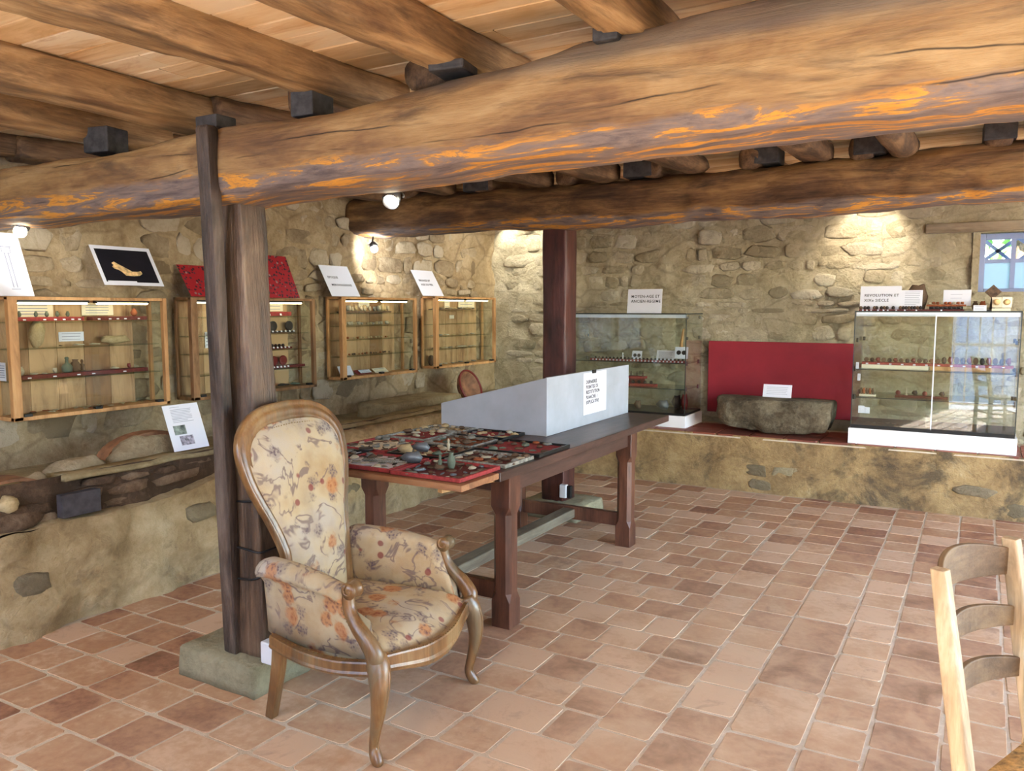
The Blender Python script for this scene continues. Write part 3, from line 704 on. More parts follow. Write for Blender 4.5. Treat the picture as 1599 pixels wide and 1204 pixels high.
# joists: first bay (towards the camera) and second bay
J1 = [(-4.35, .13, .1, .6, 1), (-3.52, .15, .11, .5, 0), (-2.9, .17, .13, .42, 0), (-2.19, .15, .1, .22, 0), (-1.5, .135, .115, .32, 0), (-.90, .12, .11, .3, 0), (-.25, .13, .11, .5, 0), (.4, .13, .11, .5, 0), (1.1, .13, .11, .5, 0)]
jl = ['round joist by the left wall', 'thick orange-brown joist next to the left wall', 'cracked log joist left of the post', 'squared joist above the post', 'rough joist in the middle of the near bay', 'short-looking joist above the near beam', 'joist', 'joist', 'joist']
for i, (x, wd, h, sq, dk) in enumerate(J1):
    o = timber('joist', (x - .02, -.45, 2.425 - h / 2), (x + (.02 if i != 3 else .12), 2.62, 2.425 - h / 2), wd, h + .02, M['joist_dark'] if dk else M['joist'], 1, 20 + i, .014, 60, 20, sq)
    o['kind'] = 'structure'
J2 = [(-4.3, .17, .13, .6), (-3.65, .14, .12, .6), (-2.80, .17, .13, .6), (-2.28, .14, .13, .6), (-1.68, .2, .12, .75), (-.90, .18, .12, .5), (-.42, .15, .15, .9), (.35, .16, .13, .7), (1.0, .15, .13, .7)]
for i, (x, wd, h, sq) in enumerate(J2):
    z0 = ceil_z(2.4) - h / 2; z1 = ceil_z(5.2) - h / 2
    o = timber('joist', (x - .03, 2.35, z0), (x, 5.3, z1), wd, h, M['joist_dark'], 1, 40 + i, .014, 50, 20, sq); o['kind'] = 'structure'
for i, x in enumerate((-4.0, -3.3, -2.6, -1.95, -1.3, -.65, 0.05, .8)):
    z0 = ceil_z(5.2) - .065; z1 = ceil_z(7.6) - .065
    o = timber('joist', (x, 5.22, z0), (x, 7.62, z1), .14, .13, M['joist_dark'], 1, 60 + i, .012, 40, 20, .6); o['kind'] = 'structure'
def block(x, y, z, sx, sy, sz, sd):
    o = obj('packing_block', G().box((-sx / 2, -sy / 2, -sz / 2), (sx / 2, sy / 2, sz / 2)), M['block'], loc=(x, y, z), bev=.006); o.rotation_euler.z = math.radians(sd); o['kind'] = 'structure'
for b in ((-2.11, 2.2, 2.295, .1, .12, .13, 4), (-2.11, 2.18, 2.365, .14, .14, .03, 8), (-.93, 2.16, 2.315, .075, .12, .06, 3), (-.40, 2.14, 2.36, .09, .12, .06, -5), (-3.4, 2.25, 2.29, .14, .12, .11, 10), (-2.62, 2.2, 2.27, .12, .1, .05, 0), (-1.47, 2.16, 2.30, .12, .12, .03, 10),
          (-1.20, 5.32, 2.505, .15, .22, .1, 2), (-.60, 5.3, 2.515, .17, .22, .12, -3), (.05, 5.3, 2.53, .16, .2, .12, 2), (-2.05, 5.3, 2.49, .2, .2, .1, 2), (-3.35, 5.3, 2.49, .22, .2, .1, 0)): block(*b)

# ---------------------------------------------------------------- near post with stone base
pr_ = thing('timber_post', 'weathered dark oak post on a pale stone block, behind the armchair', 'post', (-2.54, 2.32, 0.14)); pr_['kind'] = 'structure'
g = timber('shaft', (-2.535, 2.27, .13), (-2.60, 2.26, 2.0), .2, .14, M['post'], 2, 5, .009, 90, 32, .2); g.parent = pr_; g.matrix_parent_inverse = Matrix.Translation((-2.54, 2.32, .14)).inverted()
g = timber('side_plank', (-2.615, 2.20, .135), (-2.535, 2.085, 2.22), .07, .05, M['post_dark'], 2, 8, .003, 50, 16, .2); g.parent = pr_; g.matrix_parent_inverse = Matrix.Translation((-2.54, 2.32, .14)).inverted()
for z, s_ in ((.77, .2), (.6, -.1), (.46, .15)):
    pts = [(-2.55 + .114 * math.copysign(abs(math.cos(a)) ** .4, math.cos(a)), 2.27 + .083 * math.copysign(abs(math.sin(a)) ** .4, math.sin(a)), z + .025 * math.sin(a + s_ * 9)) for a in [2 * PI * k / 28 for k in range(28)]]
    tag(obj('cable_tie', G().tube(pts, .0045, 6, closed=True), M['cable'], smooth=True), {.77: 'highest thin black cable wound round the near post', .6: 'middle black cable wound round the near post', .46: 'thickest and lowest black cable round the near post'}[z], 'cable', 'cables round the near post')
g = G(); n = 14
def rough_block(x0, y0, x1, y1, z1, amp=.012, seed=2, n=12):
    g = G(); rings = []
    per = [(x0 + (x1 - x0) * i / n, y0) for i in range(n)] + [(x1, y0 + (y1 - y0) * i / n) for i in range(n)] + [(x1 - (x1 - x0) * i / n, y1) for i in range(n)] + [(x0, y1 - (y1 - y0) * i / n) for i in range(n)]
    cx, cy = (x0 + x1) / 2, (y0 + y1) / 2
    for k, (s_, z) in enumerate(((1, 0), (1.0, z1 * .3), (.995, z1 * .7), (.985, z1 * .93), (.96, z1), (.6, z1 * 1.01), (.1, z1))):
        rings.append([(cx + (x - cx) * s_ + amp * noise.noise(Vector((x * 9, y * 9, z * 12 + seed))), cy + (y - cy) * s_ + amp * noise.noise(Vector((x * 9 + 9, y * 9, z * 12 + seed))), z + (amp * .5 * noise.noise(Vector((x * 12, y * 12, 4))) if k > 2 else 0)) for x, y in per])
    return g.loft(rings)
tag(obj('stone_plinth', rough_block(-2.87, 2.12, -2.42, 2.55, .13), M['base_stone'], smooth=True), 'pale greenish stone block under the near post', 'stone')
sk = thing('power_socket', 'white twin power socket box at the foot of the near post', 'socket', (-2.38, 2.22, .14))
obj('box', G().box((-2.425, 2.165, .135), (-2.345, 2.22, .225)), M['socket'], sk, bev=.006)
obj('outlet', G().lathe([(.016, 0), (.016, .004), (.012, .001)], 12, (-2.343, 2.193, .18), Matrix.Rotation(PI / 2, 3, 'Y')), M['black'], sk)
# far post
po = timber('timber_post', (-2.74, 5.42, .1), (-2.74, 5.42, 2.17), .2, .19, M['post_far'], 2, 15, .008, 50, 28, .2)
tag(po, 'slim dark red-brown post behind the grey slanted box', 'post'); po['kind'] = 'structure'
tag(obj('stone_plinth', rough_block(-2.95, 5.15, -2.45, 5.62, .1, .01, 5), M['base_stone'], smooth=True), 'pale stone block under the far post, beyond the table', 'stone')
ad = thing('power_adapter', 'small white and black power adapter low on the far post', 'adapter', (-2.6, 5.3, .18))
obj('box', G().box((-2.655, 5.27, .14), (-2.60, 5.315, .24)), M['socket'], ad, bev=.006); obj('plug', G().box((-2.60, 5.28, .14), (-2.565, 5.32, .235)), M['black'], ad, bev=.008)

# ---------------------------------------------------------------- spotlights
def spot(name, loc, target, label, power, color, mat, size=1.2, rad=.03, blend=.6, bare=False):
    loc = Vector(loc); t = thing(name, label, 'spotlight', loc, 'small spotlights')
    q = (Vector(target) - loc).to_track_quat('Z', 'Y').to_matrix()
    obj('housing', G().lathe([(.012, -.07), (rad * .7, -.06), (rad, -.02), (rad * 1.1, .012), (rad, .012), (rad * .9, -.01)], 18, loc, q), M['metal'], t, smooth=True)
    obj('bulb', G().lathe([(.003, -.008), (rad * .85, -.002), (rad * .88, .004), (rad * .5, .012), (.003, .016)], 16, loc, q), mat, t, smooth=True)
    if bare: obj('glass_globe', G().blob(loc + Vector((.035, -.03, -.03)), .03, 1, 0, 14, 10), mat, t, smooth=True)
    arm = [loc + q @ Vector((rad * 1.35 * math.cos(a), 0, -.02 - .0 + rad * 1.35 * math.sin(a))) for a in [PI + PI * k / 10 for k in range(11)]]
    obj('bracket', G().tube(arm, .004, 6), M['metal'], t, smooth=True)
    obj('stem', G().tube([arm[5], loc + Vector((0, 0, .07))], .006, 6), M['metal'], t, smooth=True)
    l = lamp('lamp_light', 'SPOT', loc + q @ Vector((0, 0, .03)), target, energy=power * 1.6, color=tuple(.5 + .5 * c for c in color), spot_size=size, spot_blend=blend, shadow_soft_size=.03)
    l.parent = t; l.matrix_parent_inverse = Matrix.Translation(loc).inverted()
    return t
spot('spotlight', (-1.93, 2.42, 1.955), (-1.5, 1.2, .9), 'glowing spotlight hanging under the near ceiling beam', 5, (1, .85, .6), M['bulb'], 1.6)
spot('spotlight', (-4.28, 5.12, 2.06), (-4.75, 5.85, 2.02), 'cold white spotlight under the cut end of the far beam', 26, (.95, .97, 1), M['bulb_cold'], 1.4, bare=True)
spot('spotlight', (-4.05, 2.22, 1.95), (-4.70, 2.70, 1.93), 'small spotlight near the left wall under the near beam', 12, (1, .95, .85), M['bulb'], 1.4, bare=True)
spot('spotlight', (-4.45, 7.30, 2.50), (-4.40, 7.62, 2.15), 'spotlight behind the far beam in the wall corner', 10, (1, .95, .7), M['bulb'], 1.5)
spot('spotlight', (-4.0, 7.30, 2.50), (-4.0, 7.62, 2.15), 'spotlight behind the far beam above the left glass case', 9, (1, .95, .7), M['bulb'], 1.5)
spot('spotlight', (-.82, 7.2, 2.50), (-.86, 7.62, 2.1), 'warm spotlight behind the far beam above the right glass case', 20, (1, .75, .42), M['bulb'], 1.5)
spot('spotlight', (-3.6, 6.9, 2.5), (-4.64, 6.9, 1.4), 'spotlight behind the far beam aimed at the wall cases', 14, (1, .9, .65), M['bulb'], 1.8)

# fill lamps added on the unseen front wall to even out the room light
for (x, tx, ty, tz, pw, cone) in ((-3.0, -4.2, 3.9, 1.5, 48, 2.4), (-1.2, -1.6, 3.2, 2.6, 58, 2.5), (1.5, -1.2, 7.5, 1.5, 230, 1.3)):
    wl = thing('fill_lamp', 'added fill lamp on the unseen front wall', 'lamp', (x, -.33, 2.1)); wl['kind'] = 'structure'
    obj('housing', G().box((x - .09, -.36, 2.06), (x + .09, -.28, 2.18)), M['black'], wl, bev=.01); obj('lens', G().box((x - .075, -.281, 2.075), (x + .075, -.276, 2.165)), M['bulb'], wl)
    l = lamp('lamp_light', 'SPOT', (x, -.22, 2.12), (tx, ty, tz), energy=pw, color=(1, .97, .93), spot_size=cone, spot_blend=.9, shadow_soft_size=.18); l.parent = wl; l.matrix_parent_inverse = Matrix.Translation((x, -.33, 2.1)).inverted()

# ---------------------------------------------------------------- items: small finds
def stat(k):
    g = G()
    if k == 'lump': g.blob((0, 0, .45), (.5, .4, .45), 3, .5)
    elif k == 'shard': g.blob((0, 0, .12), (.5, .3, .12), 5, .9)
    elif k == 'point':
        g.loft([[(-.5, -.18, .04), (-.5, .18, .04), (-.5, 0, .16)], [(0, -.2, .02), (0, .2, .02), (0, 0, .2)], [(.5, -.02, .04), (.5, .02, .04), (.5, 0, .06)]])
    elif k == 'ring': g.tube([(.35 * math.cos(a), .35 * math.sin(a), .1) for a in [2 * PI * i / 16 for i in range(16)]], .09, 6, closed=True)
    elif k == 'disc': g.lathe([(.42, 0), (.5, .06), (.45, .16), (.2, .12), (.02, .13)], 16)
    elif k == 'rod': g.tube([(-.5, 0, .08), (-.2, .03, .09), (.2, -.02, .08), (.5, .02, .08)], [.05, .08, .06, .03], 6)
    elif k == 'button': g.lathe([(.2, 0), (.42, .15), (.5, .45), (.36, .8), (.05, .95)], 12)
    elif k == 'bottle': g.lathe([(.2, 0), (.3, .05), (.32, .35), (.24, .5), (.1, .6), (.09, .85), (.14, .9), (.08, .98)], 12)
    elif k == 'jug': g.lathe([(.18, 0), (.34, .2), (.4, .45), (.28, .72), (.18, .82), (.24, .95), (.2, .95)], 14)
    elif k == 'hook': g.tube([(-.5, 0, .08), (0, .02, .08), (.35, .1, .08), (.45, .3, .08), (.25, .4, .08)], [.07, .06, .06, .05, .03], 6)
    elif k == 'medal':
        g.lathe([(.5, -.05), (.5, .05), (.4, .07), (.02, .07)], 18, (0, 0, .5), Matrix.Rotation(PI / 2, 3, 'X'))
    elif k == 'figure': g.lathe([(.28, 0), (.3, .08), (.12, .12), (.16, .4), (.2, .55), (.08, .68), (.12, .8), (.1, .95), (.02, 1)], 10)
    lo = min(p[2] for p in g.v); g.v = [(p[0], p[1], p[2] - lo) for p in g.v]
    return g
KM = {}
def item(kind, mat, loc, size, label, cat, group, rot=0, name=None, flatten=1):
    key = (kind, mat)
    if key not in KM: KM[key] = mesh(stat(kind), name or cat.replace(' ', '_'), M[mat], kind not in ('point',))
    o = bpy.data.objects.new(name or cat.replace(' ', '_'), KM[key]); C.objects.link(o)
    o.location = loc; o.rotation_euler.z = rot; s_ = size if isinstance(size, tuple) else (size, size, size * flatten); o.scale = s_
    o['label'] = label; o['category'] = cat
    if group: o['group'] = group
    return o
def card(name, label, loc, wd, ht, face='y', group=None, mat='paper', lean=.25, lines=3, cat='card', text=None):
    """card standing, facing -Y (face y) or +X (face x)"""
    u = (1, 0, 0) if face == 'y' else (0, 1, 0); bk = (0, 1, 0) if face == 'y' else (-1, 0, 0)
    v = Vector((0, 0, 1)) + Vector(bk) * lean
    m4 = frame3(Vector(loc) - Vector(u) * wd / 2, u, v)
    r_ = sheet(name, label, cat, m4, wd, ht, mat, group)
    if lines: textlines(r_, wd * .12, ht * .2, wd * .88, ht * .82, lines, ht * .02 + .0004)
    if text: lettering(text[0], text[1], text[2], text[3], r_)
    return r_
def price_tag(loc, label, group, face='x', s_=.016, lean=.4):
    u = (1, 0, 0) if face == 'y' else (0, 1, 0); bk = (0, 1, 0) if face == 'y' else (-1, 0, 0)
    m4 = frame3(Vector(loc) - Vector(u) * s_ / 2, u, Vector((0, 0, 1)) + Vector(bk) * lean)
    o = obj('label_tag', None, None, me=TAGM); o.matrix_basis = m4 @ Matrix.Diagonal((s_, s_ * .8, 1, 1)); tag(o, label, 'label tag', group); return o
TAGM = mesh(G().box((0, 0, -.0006), (1, 1, .0006)), 'label_tag', M['paper'])

# ---------------------------------------------------------------- wall display cases
XF = -4.43
def wall_case(y0, y1, z0, z1, shelves, label, dark=False, split=.5):
    t = thing('wall_display_case', label, 'display case', (XW, (y0 + y1) / 2, z0), 'wall display cases')
    W = M['case_dark'] if dark else M['case_wood']
    xb = XW + .045
    obj('top_board', G().box((xb, y0, z1 - .018), (XF - .005, y1, z1)), W, t, bev=.002)
    obj('bottom_board', G().box((xb, y0, z0), (XF, y1, z0 + .022)), W, t, bev=.002)
    obj('corner_post', G().box((XF - .035, y0, z0), (XF, y0 + .05, z1)), W, t, bev=.003)
    obj('corner_post', G().box((XF - .03, y1 - .028, z0), (XF, y1, z1)), W, t, bev=.003)
    obj('rear_post', G().box((xb, y0, z0), (xb + .022, y0 + .022, z1)), W, t, bev=.002)
    obj('rear_post', G().box((xb, y1 - .022, z0), (xb + .022, y1, z1)), W, t, bev=.002)
    n = 5; yb1 = y1 - .13
    for k in range(n):
        a = y0 + .022 + (yb1 - y0 - .022) * k / n; b = y0 + .022 + (yb1 - y0 - .022) * (k + 1) / n
        obj('back_plank', G().box((xb, a + .001, z0 + .02), (xb + .01, b - .001, z1 - .018)), M['case_back'], t, bev=.0015)
    obj('side_glass', G().box((xb + .022, y0 + .008, z0 + .022), (XF - .035, y0 + .012, z1 - .018)), M['glass'], t)
    obj('side_glass', G().box((xb + .022, y1 - .012, z0 + .022), (XF - .035, y1 - .008, z1 - .018)), M['glass'], t)
    ym = (y0 + y1) / 2
    obj('sliding_glass', G().box((XF - .012, y0 + .05, z0 + .022), (XF - .008, ym + .02, z1 - .03)), M['glass'], t)
    obj('sliding_glass', G().box((XF - .022, ym - .02, z0 + .022), (XF - .018, y1 - .03, z1 - .03)), M['glass'], t)
    for z in shelves: obj('shelf', G().box((xb + .015, y0 + .02, z - .003), (XF - .05, y1 - .03, z + .003)), M['shelf_glass'], t)
    for a, b in ((y0 + .06, ym - .01), (ym + .03, y1 - .1)):
        lt = obj('light_fitting', G().box((XF - .06, a, z1 - .034), (XF - .03, b, z1 - .018)), M['black'], t)
        obj('light_tube', G().tube([(XF - .038, a + .01, z1 - .032), (XF - .038, b - .01, z1 - .032)], .0085, 8), M['tube'], lt, smooth=True, world=False)
    for yy in (y0 + .075, ym, y1 - .07): obj('clip', G().box((XF - .028, yy - .022, z0 + .02), (XF + .002, yy + .022, z0 + .036)), M['black'], t, bev=.002)
    return t
def step(y0, y1, z, label, x0=-4.56, x1=-4.50, h=.022, mat='red_deep'):
    o = obj('display_step', G().box((x0, y0, z + .0035), (x1, y1, z + .0035 + h)), M[mat], bev=.002); return tag(o, label, 'display step', 'display steps')
c1 = wall_case(2.33, 3.29, .945, 1.615, [1.175 - .02, 1.33, 1.475], 'pale beech wall case nearest the camera, with a carved stone block inside', split=.5)
# contents of case 1
step(2.40, 2.79, 1.478, 'left dark red step on the top shelf of the nearest wall case', mat='red_felt'); step(2.84, 3.2, 1.478, 'right dark red step on the top shelf of the nearest wall case', mat='red_deep')
step(2.42, 3.19, 1.158, 'long dark red step on the third shelf of the nearest wall case', mat='red_deep')
for k, yy in enumerate((2.44, 2.53, 2.59, 2.65, 2.71)): item('jug', 'find_green', (-4.53, yy, 1.504), (.028, .028, .034), 'small greenish vessel, top step of the nearest wall case', 'small vessel', 'vessels in the nearest wall case')
for k, yy in enumerate((2.45, 2.56, 2.62, 2.67, 2.72, 2.76, 2.88, 2.95, 3.0, 3.05, 3.14)): price_tag((-4.498, yy, 1.486), 'tiny white tag, top steps of the nearest wall case', 'tags on the top steps of the nearest wall case')
for k, yy in enumerate((2.46, 2.6, 2.74, 2.83, 3.03)): price_tag((-4.498, yy, 1.166), 'tiny white tag, lower step of the nearest wall case', 'tags on the lower step of the nearest wall case', s_=.02)
item('jug', 'find_rust', (-4.53, 3.13, 1.504), (.05, .05, .05), 'little reddish pot at the end of the top shelf, nearest wall case', 'pot', None)
card('caption_card', 'cream text panel behind the green vessels in the nearest wall case', (-4.588, 2.55, 1.50), .22, .10, 'x', mat='paper_cream', lean=0, lines=5)
card('caption_card', 'cream text panel at the top of the nearest wall case, farther of the two', (-4.588, 2.93, 1.51), .2, .075, 'x', mat='paper_cream', lean=0, lines=4)
card('caption_card', 'white label on the middle back plank of the nearest wall case', (-4.588, 2.76, 1.36), .15, .055, 'x', lean=0, lines=3)
g = G(); g.blob((0, 0, .5), (.5, .32, .5), 2, .25, 14, 10)
sb = obj('carved_stone', g, M['find_sand'], smooth=True, loc=(-4.53, 2.52, 1.335)); sb.scale = (.06, .26, .155); sb.rotation_euler = (-.12, 0, 0)
sb.scale = (.08, .13, .155); tag(sb, 'pale carved sandstone block leaning in the nearest wall case', 'stone block')
st2 = item('shard', 'find_sand', (-4.53, 3.0, 1.337), (.12, .06, .2), 'large pale stone flake on the middle shelf of the nearest wall case', 'stone flake', None, rot=1.57)
st2.scale = (.2, .08, .2)
for k, (yy, kd, mt, sz) in enumerate(((2.66, 'rod', 'find_brown', .06), (2.76, 'shard', 'find_pale', .1), (2.86, 'shard', 'find_pale', .09))):
    item(kd, mt, (-4.53, yy, 1.337), (.03 if kd == 'rod' else .05, sz, .04), ('thin brown rod', 'pale flat flint', 'second pale flat flint')[k] + ' on the middle shelf of the nearest wall case', 'find', None)
for k, (yy, kd, mt, sx) in enumerate(((2.43, 'jug', 'find_pale', .05), (2.5, 'ring', 'find_pale', .05), (2.56, 'ring', 'find_pale', .035), (2.62, 'lump', 'find_pale', .03), (2.69, 'bottle', 'find_green', .09), (2.74, 'jug', 'find_brown', .075), (2.78, 'figure', 'find_brown', .07), (2.98, 'shard', 'find_pale', .06), (3.08, 'lump', 'red_rim', .03))):
    o = item(kd, mt, (-4.53, yy, 1.185), sx, ['cloudy little cup', 'pale spindle ring', 'smaller pale ring', 'white pebble', 'tall dark glass flask', 'brown clay beaker', 'brown figurine', 'pale bone piece', 'dark red bead'][k] + ' on the third shelf of the nearest wall case', ['cup', 'ring', 'ring', 'pebble', 'flask', 'beaker', 'figurine', 'bone', 'bead'][k], None)
ri = random.Random(8)
for k in range(26):
    yy = ri.uniform(2.46, 3.22); item('shard', ri.choice(['find_rust', 'find_sand', 'find_brown', 'find_pale']), (ri.uniform(-4.58, -4.47), yy, .968), (ri.uniform(.02, .045), ri.uniform(.02, .045), .03), 'small potsherd strewn on the floor of the nearest wall case', 'potsherd', 'potsherds in the nearest wall case', ri.uniform(0, 6))
sp = card('caption_card', 'small white notice hanging inside the side glass of the nearest wall case', (XF - .12, 2.345, 1.16), .07, .1, 'y', lean=0, lines=6)

c2 = wall_case(3.47, 4.60, .945, 1.625, [1.10, 1.245, 1.365, 1.49], 'brown wall case half hidden behind the near post', True)
step(4.05, 4.42, 1.493, 'bright red step on the top shelf of the case behind the near post', mat='red_felt', h=.03); step(3.70, 4.45, 1.368, 'dark step on the second shelf of the case behind the near post', h=.012, mat='find_dark')
step(3.8, 4.42, 1.248, 'dark red step on the third shelf of the case behind the near post', h=.012); step(4.05, 4.55, 1.103, 'dark red step on the lowest shelf of the case behind the near post', h=.018)
for k, yy in enumerate((4.10, 4.2, 4.31)): price_tag((-4.495, yy, 1.50), 'white label tag on the bright red step behind the near post', 'tags on the bright red step', s_=.018)
for k in range(10): price_tag((-4.495, 4.06 + k * .042, 1.377), 'white label tag on the second shelf behind the near post', 'tags on the second shelf behind the post', s_=.014)
for k in range(9): price_tag((-4.495, 4.08 + k * .038, 1.257), 'white label tag on the third shelf behind the near post', 'tags on the third shelf behind the post', s_=.014)
for k in range(8): price_tag((-4.495, 4.12 + k * .036, 1.112), 'white label tag on the lowest shelf behind the near post', 'tags on the lowest shelf behind the post', s_=.016)
for k, yy in enumerate((4.16, 4.27, 4.43)): item('medal', 'find_dark', (-4.54, yy, 1.383), (.075, .1, .075), 'round dark brooch standing on the second shelf behind the near post', 'brooch', 'brooches behind the near post', 1.57)
for k, yy in enumerate((4.27, 4.36)): item('medal', 'red_rim', (-4.54, yy, 1.124), (.075, .1, .075), 'round dark red brooch on the lowest shelf behind the near post', 'brooch', 'red brooches behind the near post', 1.57)
for k in range(10): item('button', 'find_dark', (-4.54, 4.04 + k * .036, 1.263), .026, 'small dark knob on the third shelf behind the near post', 'knob', 'knobs behind the near post')
item('medal', 'find_blue', (-4.56, 4.21, 1.263), (.05, .1, .075), 'blue-grey plaque on the third shelf behind the near post', 'plaque', None, 1.57)
card('caption_card', 'cream text card at the top of the case behind the near post', (-4.585, 4.32, 1.53), .19, .075, 'x', mat='paper_cream', lean=0, lines=3)
card('caption_card', 'dark picture card at the top of the case behind the near post', (-4.585, 4.17, 1.53), .09, .075, 'x', mat='photo_mid', lean=0, lines=0)
for yy, mt, sz, lb in ((4.33, 'find_dark', .14, 'black flat stone'), (4.45, 'find_green', .1, 'greenish flat stone'), (4.2, 'find_grey', .1, 'grey flat stone')): item('shard', mt, (-4.52, yy, .97), (.07, sz, .07), lb + ' on the floor of the case behind the near post', 'stone', None)
card('caption_card', 'white label at the left of the case behind the near post', (-4.585, 3.72, 1.28), .05, .11, 'x', lean=0, lines=4)

c3 = wall_case(4.90, 5.90, .97, 1.645, [1.155, 1.29, 1.405, 1.51], 'wall case full of stone axes under the MEROVINGIENNE sign')
step(4.98, 5.62, 1.513, 'dark step on the top shelf of the case full of stone axes', h=.012, mat='find_brown')
ri = random.Random(12)
for j, (z, n, mts, lb) in enumerate(((1.528, 16, ['find_sand', 'find_grey', 'find_pale'], 'pale stone axe standing on the top shelf under the MEROVINGIENNE sign'), (1.412, 16, ['find_sand', 'find_pale'], 'yellowish flint on the second shelf under the MEROVINGIENNE sign'), (1.297, 14, ['find_rust', 'find_sand'], 'small tan flint on the third shelf under the MEROVINGIENNE sign'), (1.162, 16, ['find_rust', 'find_brown'], 'tiny reddish flint on the lowest shelf under the MEROVINGIENNE sign'))):
    for k in range(n):
        yy = 5.0 + .62 * k / (n - 1); sz = (.05, .045, .03, .025)[j] * ri.uniform(.8, 1.2)
        item('lump', ri.choice(mts), (-4.54 + ri.uniform(-.02, .02), yy, z), (sz * .6, sz, sz * (1 if j == 0 else .6)), lb, 'stone axe' if j == 0 else 'flint', 'stones on shelf level %s under the merovingian sign' % 'ABCD'[j])
card('caption_card', 'small cream card at the top of the case with stone axes', (-4.585, 5.35, 1.56), .14, .055, 'x', mat='paper_cream', lean=0, lines=3)
card('leaflet', 'white leaflet leaning at the lower left of the case with stone axes', (-4.5, 5.03, .995), .16, .09, 'x', lean=.5, lines=0)
card('leaflet', 'red-bordered booklet on the floor of the case with stone axes', (-4.5, 5.25, .995), .19, .06, 'x', mat='red_felt', lean=1.4, lines=0)
card('leaflet', 'white booklet lying on the red one in the case with stone axes', (-4.485, 5.25, 1.008), .14, .04, 'x', lean=1.4, lines=2)
card('leaflet', 'pale open booklet at the lower right of the case with stone axes', (-4.5, 5.48, .995), .18, .06, 'x', mat='paper_cream', lean=1.4, lines=2)
c4 = wall_case(6.19, 7.28, .98, 1.665, [1.155, 1.28, 1.40, 1.53], 'farthest wall case, in the room corner')
step(6.25, 6.9, 1.533, 'dark step on the top shelf of the farthest wall case', h=.01, mat='find_brown')
for j, (z, n, lb) in enumerate(((1.548, 10, 'grey flint on the top shelf of the farthest wall case'), (1.287, 7, 'pale flint on the third shelf of the farthest wall case'), (1.162, 12, 'greyish flint on the lowest shelf of the farthest wall case'), (1.005, 8, 'sandy flint on the floor of the farthest wall case'))):
    for k in range(n):
        yy = 6.3 + .7 * k / (n - 1); sz = ri.uniform(.03, .06)
        item('shard', ri.choice(['find_grey', 'find_pale', 'find_sand']), (-4.54 + ri.uniform(-.02, .02), yy, z), (sz, sz * 1.3, sz), lb, 'flint', 'flints on level %s of the farthest case' % 'ABCD'[j], ri.uniform(0, 1))
card('caption_card', 'larger pale card at the top right of the farthest wall case', (-4.585, 6.95, 1.55), .3, .085, 'x', mat='paper_cream', lean=0, lines=3)
card('caption_card', 'small cream card at the top left of the farthest wall case', (-4.585, 6.6, 1.56), .09, .06, 'x', mat='paper_cream', lean=0, lines=2)
card('caption_card', 'tiny cream card below the top shelf of the farthest wall case', (-4.585, 6.68, 1.45), .08, .035, 'x', mat='paper_cream', lean=0, lines=2)
item('medal', 'find_brown', (-4.54, 6.26, 1.005), (.09, .1, .1), 'round brown stone at the lower left of the farthest wall case', 'stone', None, 1.57)

# papers leaning on the cases
def leaner(name, label, cat, y0, y1, zb, zt, skew=0, mat='paper', group=None, xb=XF - .03, xt=XW + .05):
    ht = math.hypot(zt - zb, xb - xt)
    return sheet(name, label, cat, frame3((xb, y0, zb), (0, 1, 0), (xt - xb, skew, zt - zb)), y1 - y0, ht, mat, group), y1 - y0, ht
p, a, b = leaner('poster', 'white poster with a drawing of a tall stone column', 'poster', 2.05, 2.49, 1.617, 1.96)
g = G()
for dx, x_, y0_, y1_ in ((0, .355, .05, .25),): g.box((x_ - .014, y0_, .001), (x_ - .008, y1_, .0016)).box((x_ + .006, y0_, .001), (x_ + .012, y1_, .0016)).box((x_ - .024, y0_ - .012, .001), (x_ + .024, y0_ - .008, .0016)).box((x_ - .03, y1_ + .035, .001), (x_ + .03, y1_ + .04, .0016)).box((x_ - .024, y1_, .001), (x_ - .02, y1_ + .036, .0016)).box((x_ + .02, y1_, .001), (x_ + .024, y1_ + .036, .0016)).box((x_ - .018, y1_ - .002, .001), (x_ + .018, y1_ + .002, .0016))
obj('column_drawing', g, M['ink_grey'], p, world=False)
p, a, b = leaner('photo_print', 'white-bordered black photograph of a bone on the nearest wall case', 'photograph', 2.90, 3.30, 1.69, 1.93)
obj('print_area', G().box((.022, .022, .001), (a - .025, b - .025, .0016)), M['photo_black'], p, world=False)
bz = [(.10, .155), (.118, .165), (.14, .148), (.17, .13), (.215, .098), (.25, .098), (.275, .104), (.28, .085), (.255, .07), (.215, .066), (.165, .068), (.145, .095), (.125, .11), (.105, .115), (.095, .13), (.108, .14)]
obj('bone_picture', G().loft([[(x, y, .0016) for x, y in bz], [(x, y, .0024) for x, y in bz]]), M['bone'], p, world=False)
obj('caption_strip', G().box((.03, .012, .0012), (.22, .03, .0019)), M['paper'], p, world=False)
leaner('red_picture_panel', 'dark-studded red picture panel on top of the case, left of the near post', 'picture', 3.50, 3.85, 1.63, 1.84, mat='red_print')
leaner('red_picture_panel', 'large dark-studded red picture panel on top of the case, right of the near post', 'picture', 4.03, 4.47, 1.63, 1.945, mat='red_print')
p, a, b = leaner('title_sign', 'white title sign reading EPOQUE MEROVINGIENNE', 'sign', 4.82, 5.16, 1.65, 1.90)
lettering('EPOQUE', .028, .045, .165, p); lettering('MEROVINGIENNE', .027, .055, .095, p)
p, a, b = leaner('title_sign', 'small white title sign above the farthest wall case', 'sign', 6.03, 6.37, 1.67, 1.91, mat='paper')
lettering('BRONZE ET', .03, .05, .155, p, 'ink'); lettering('AGE DU FER', .03, .055, .11, p, 'ink')
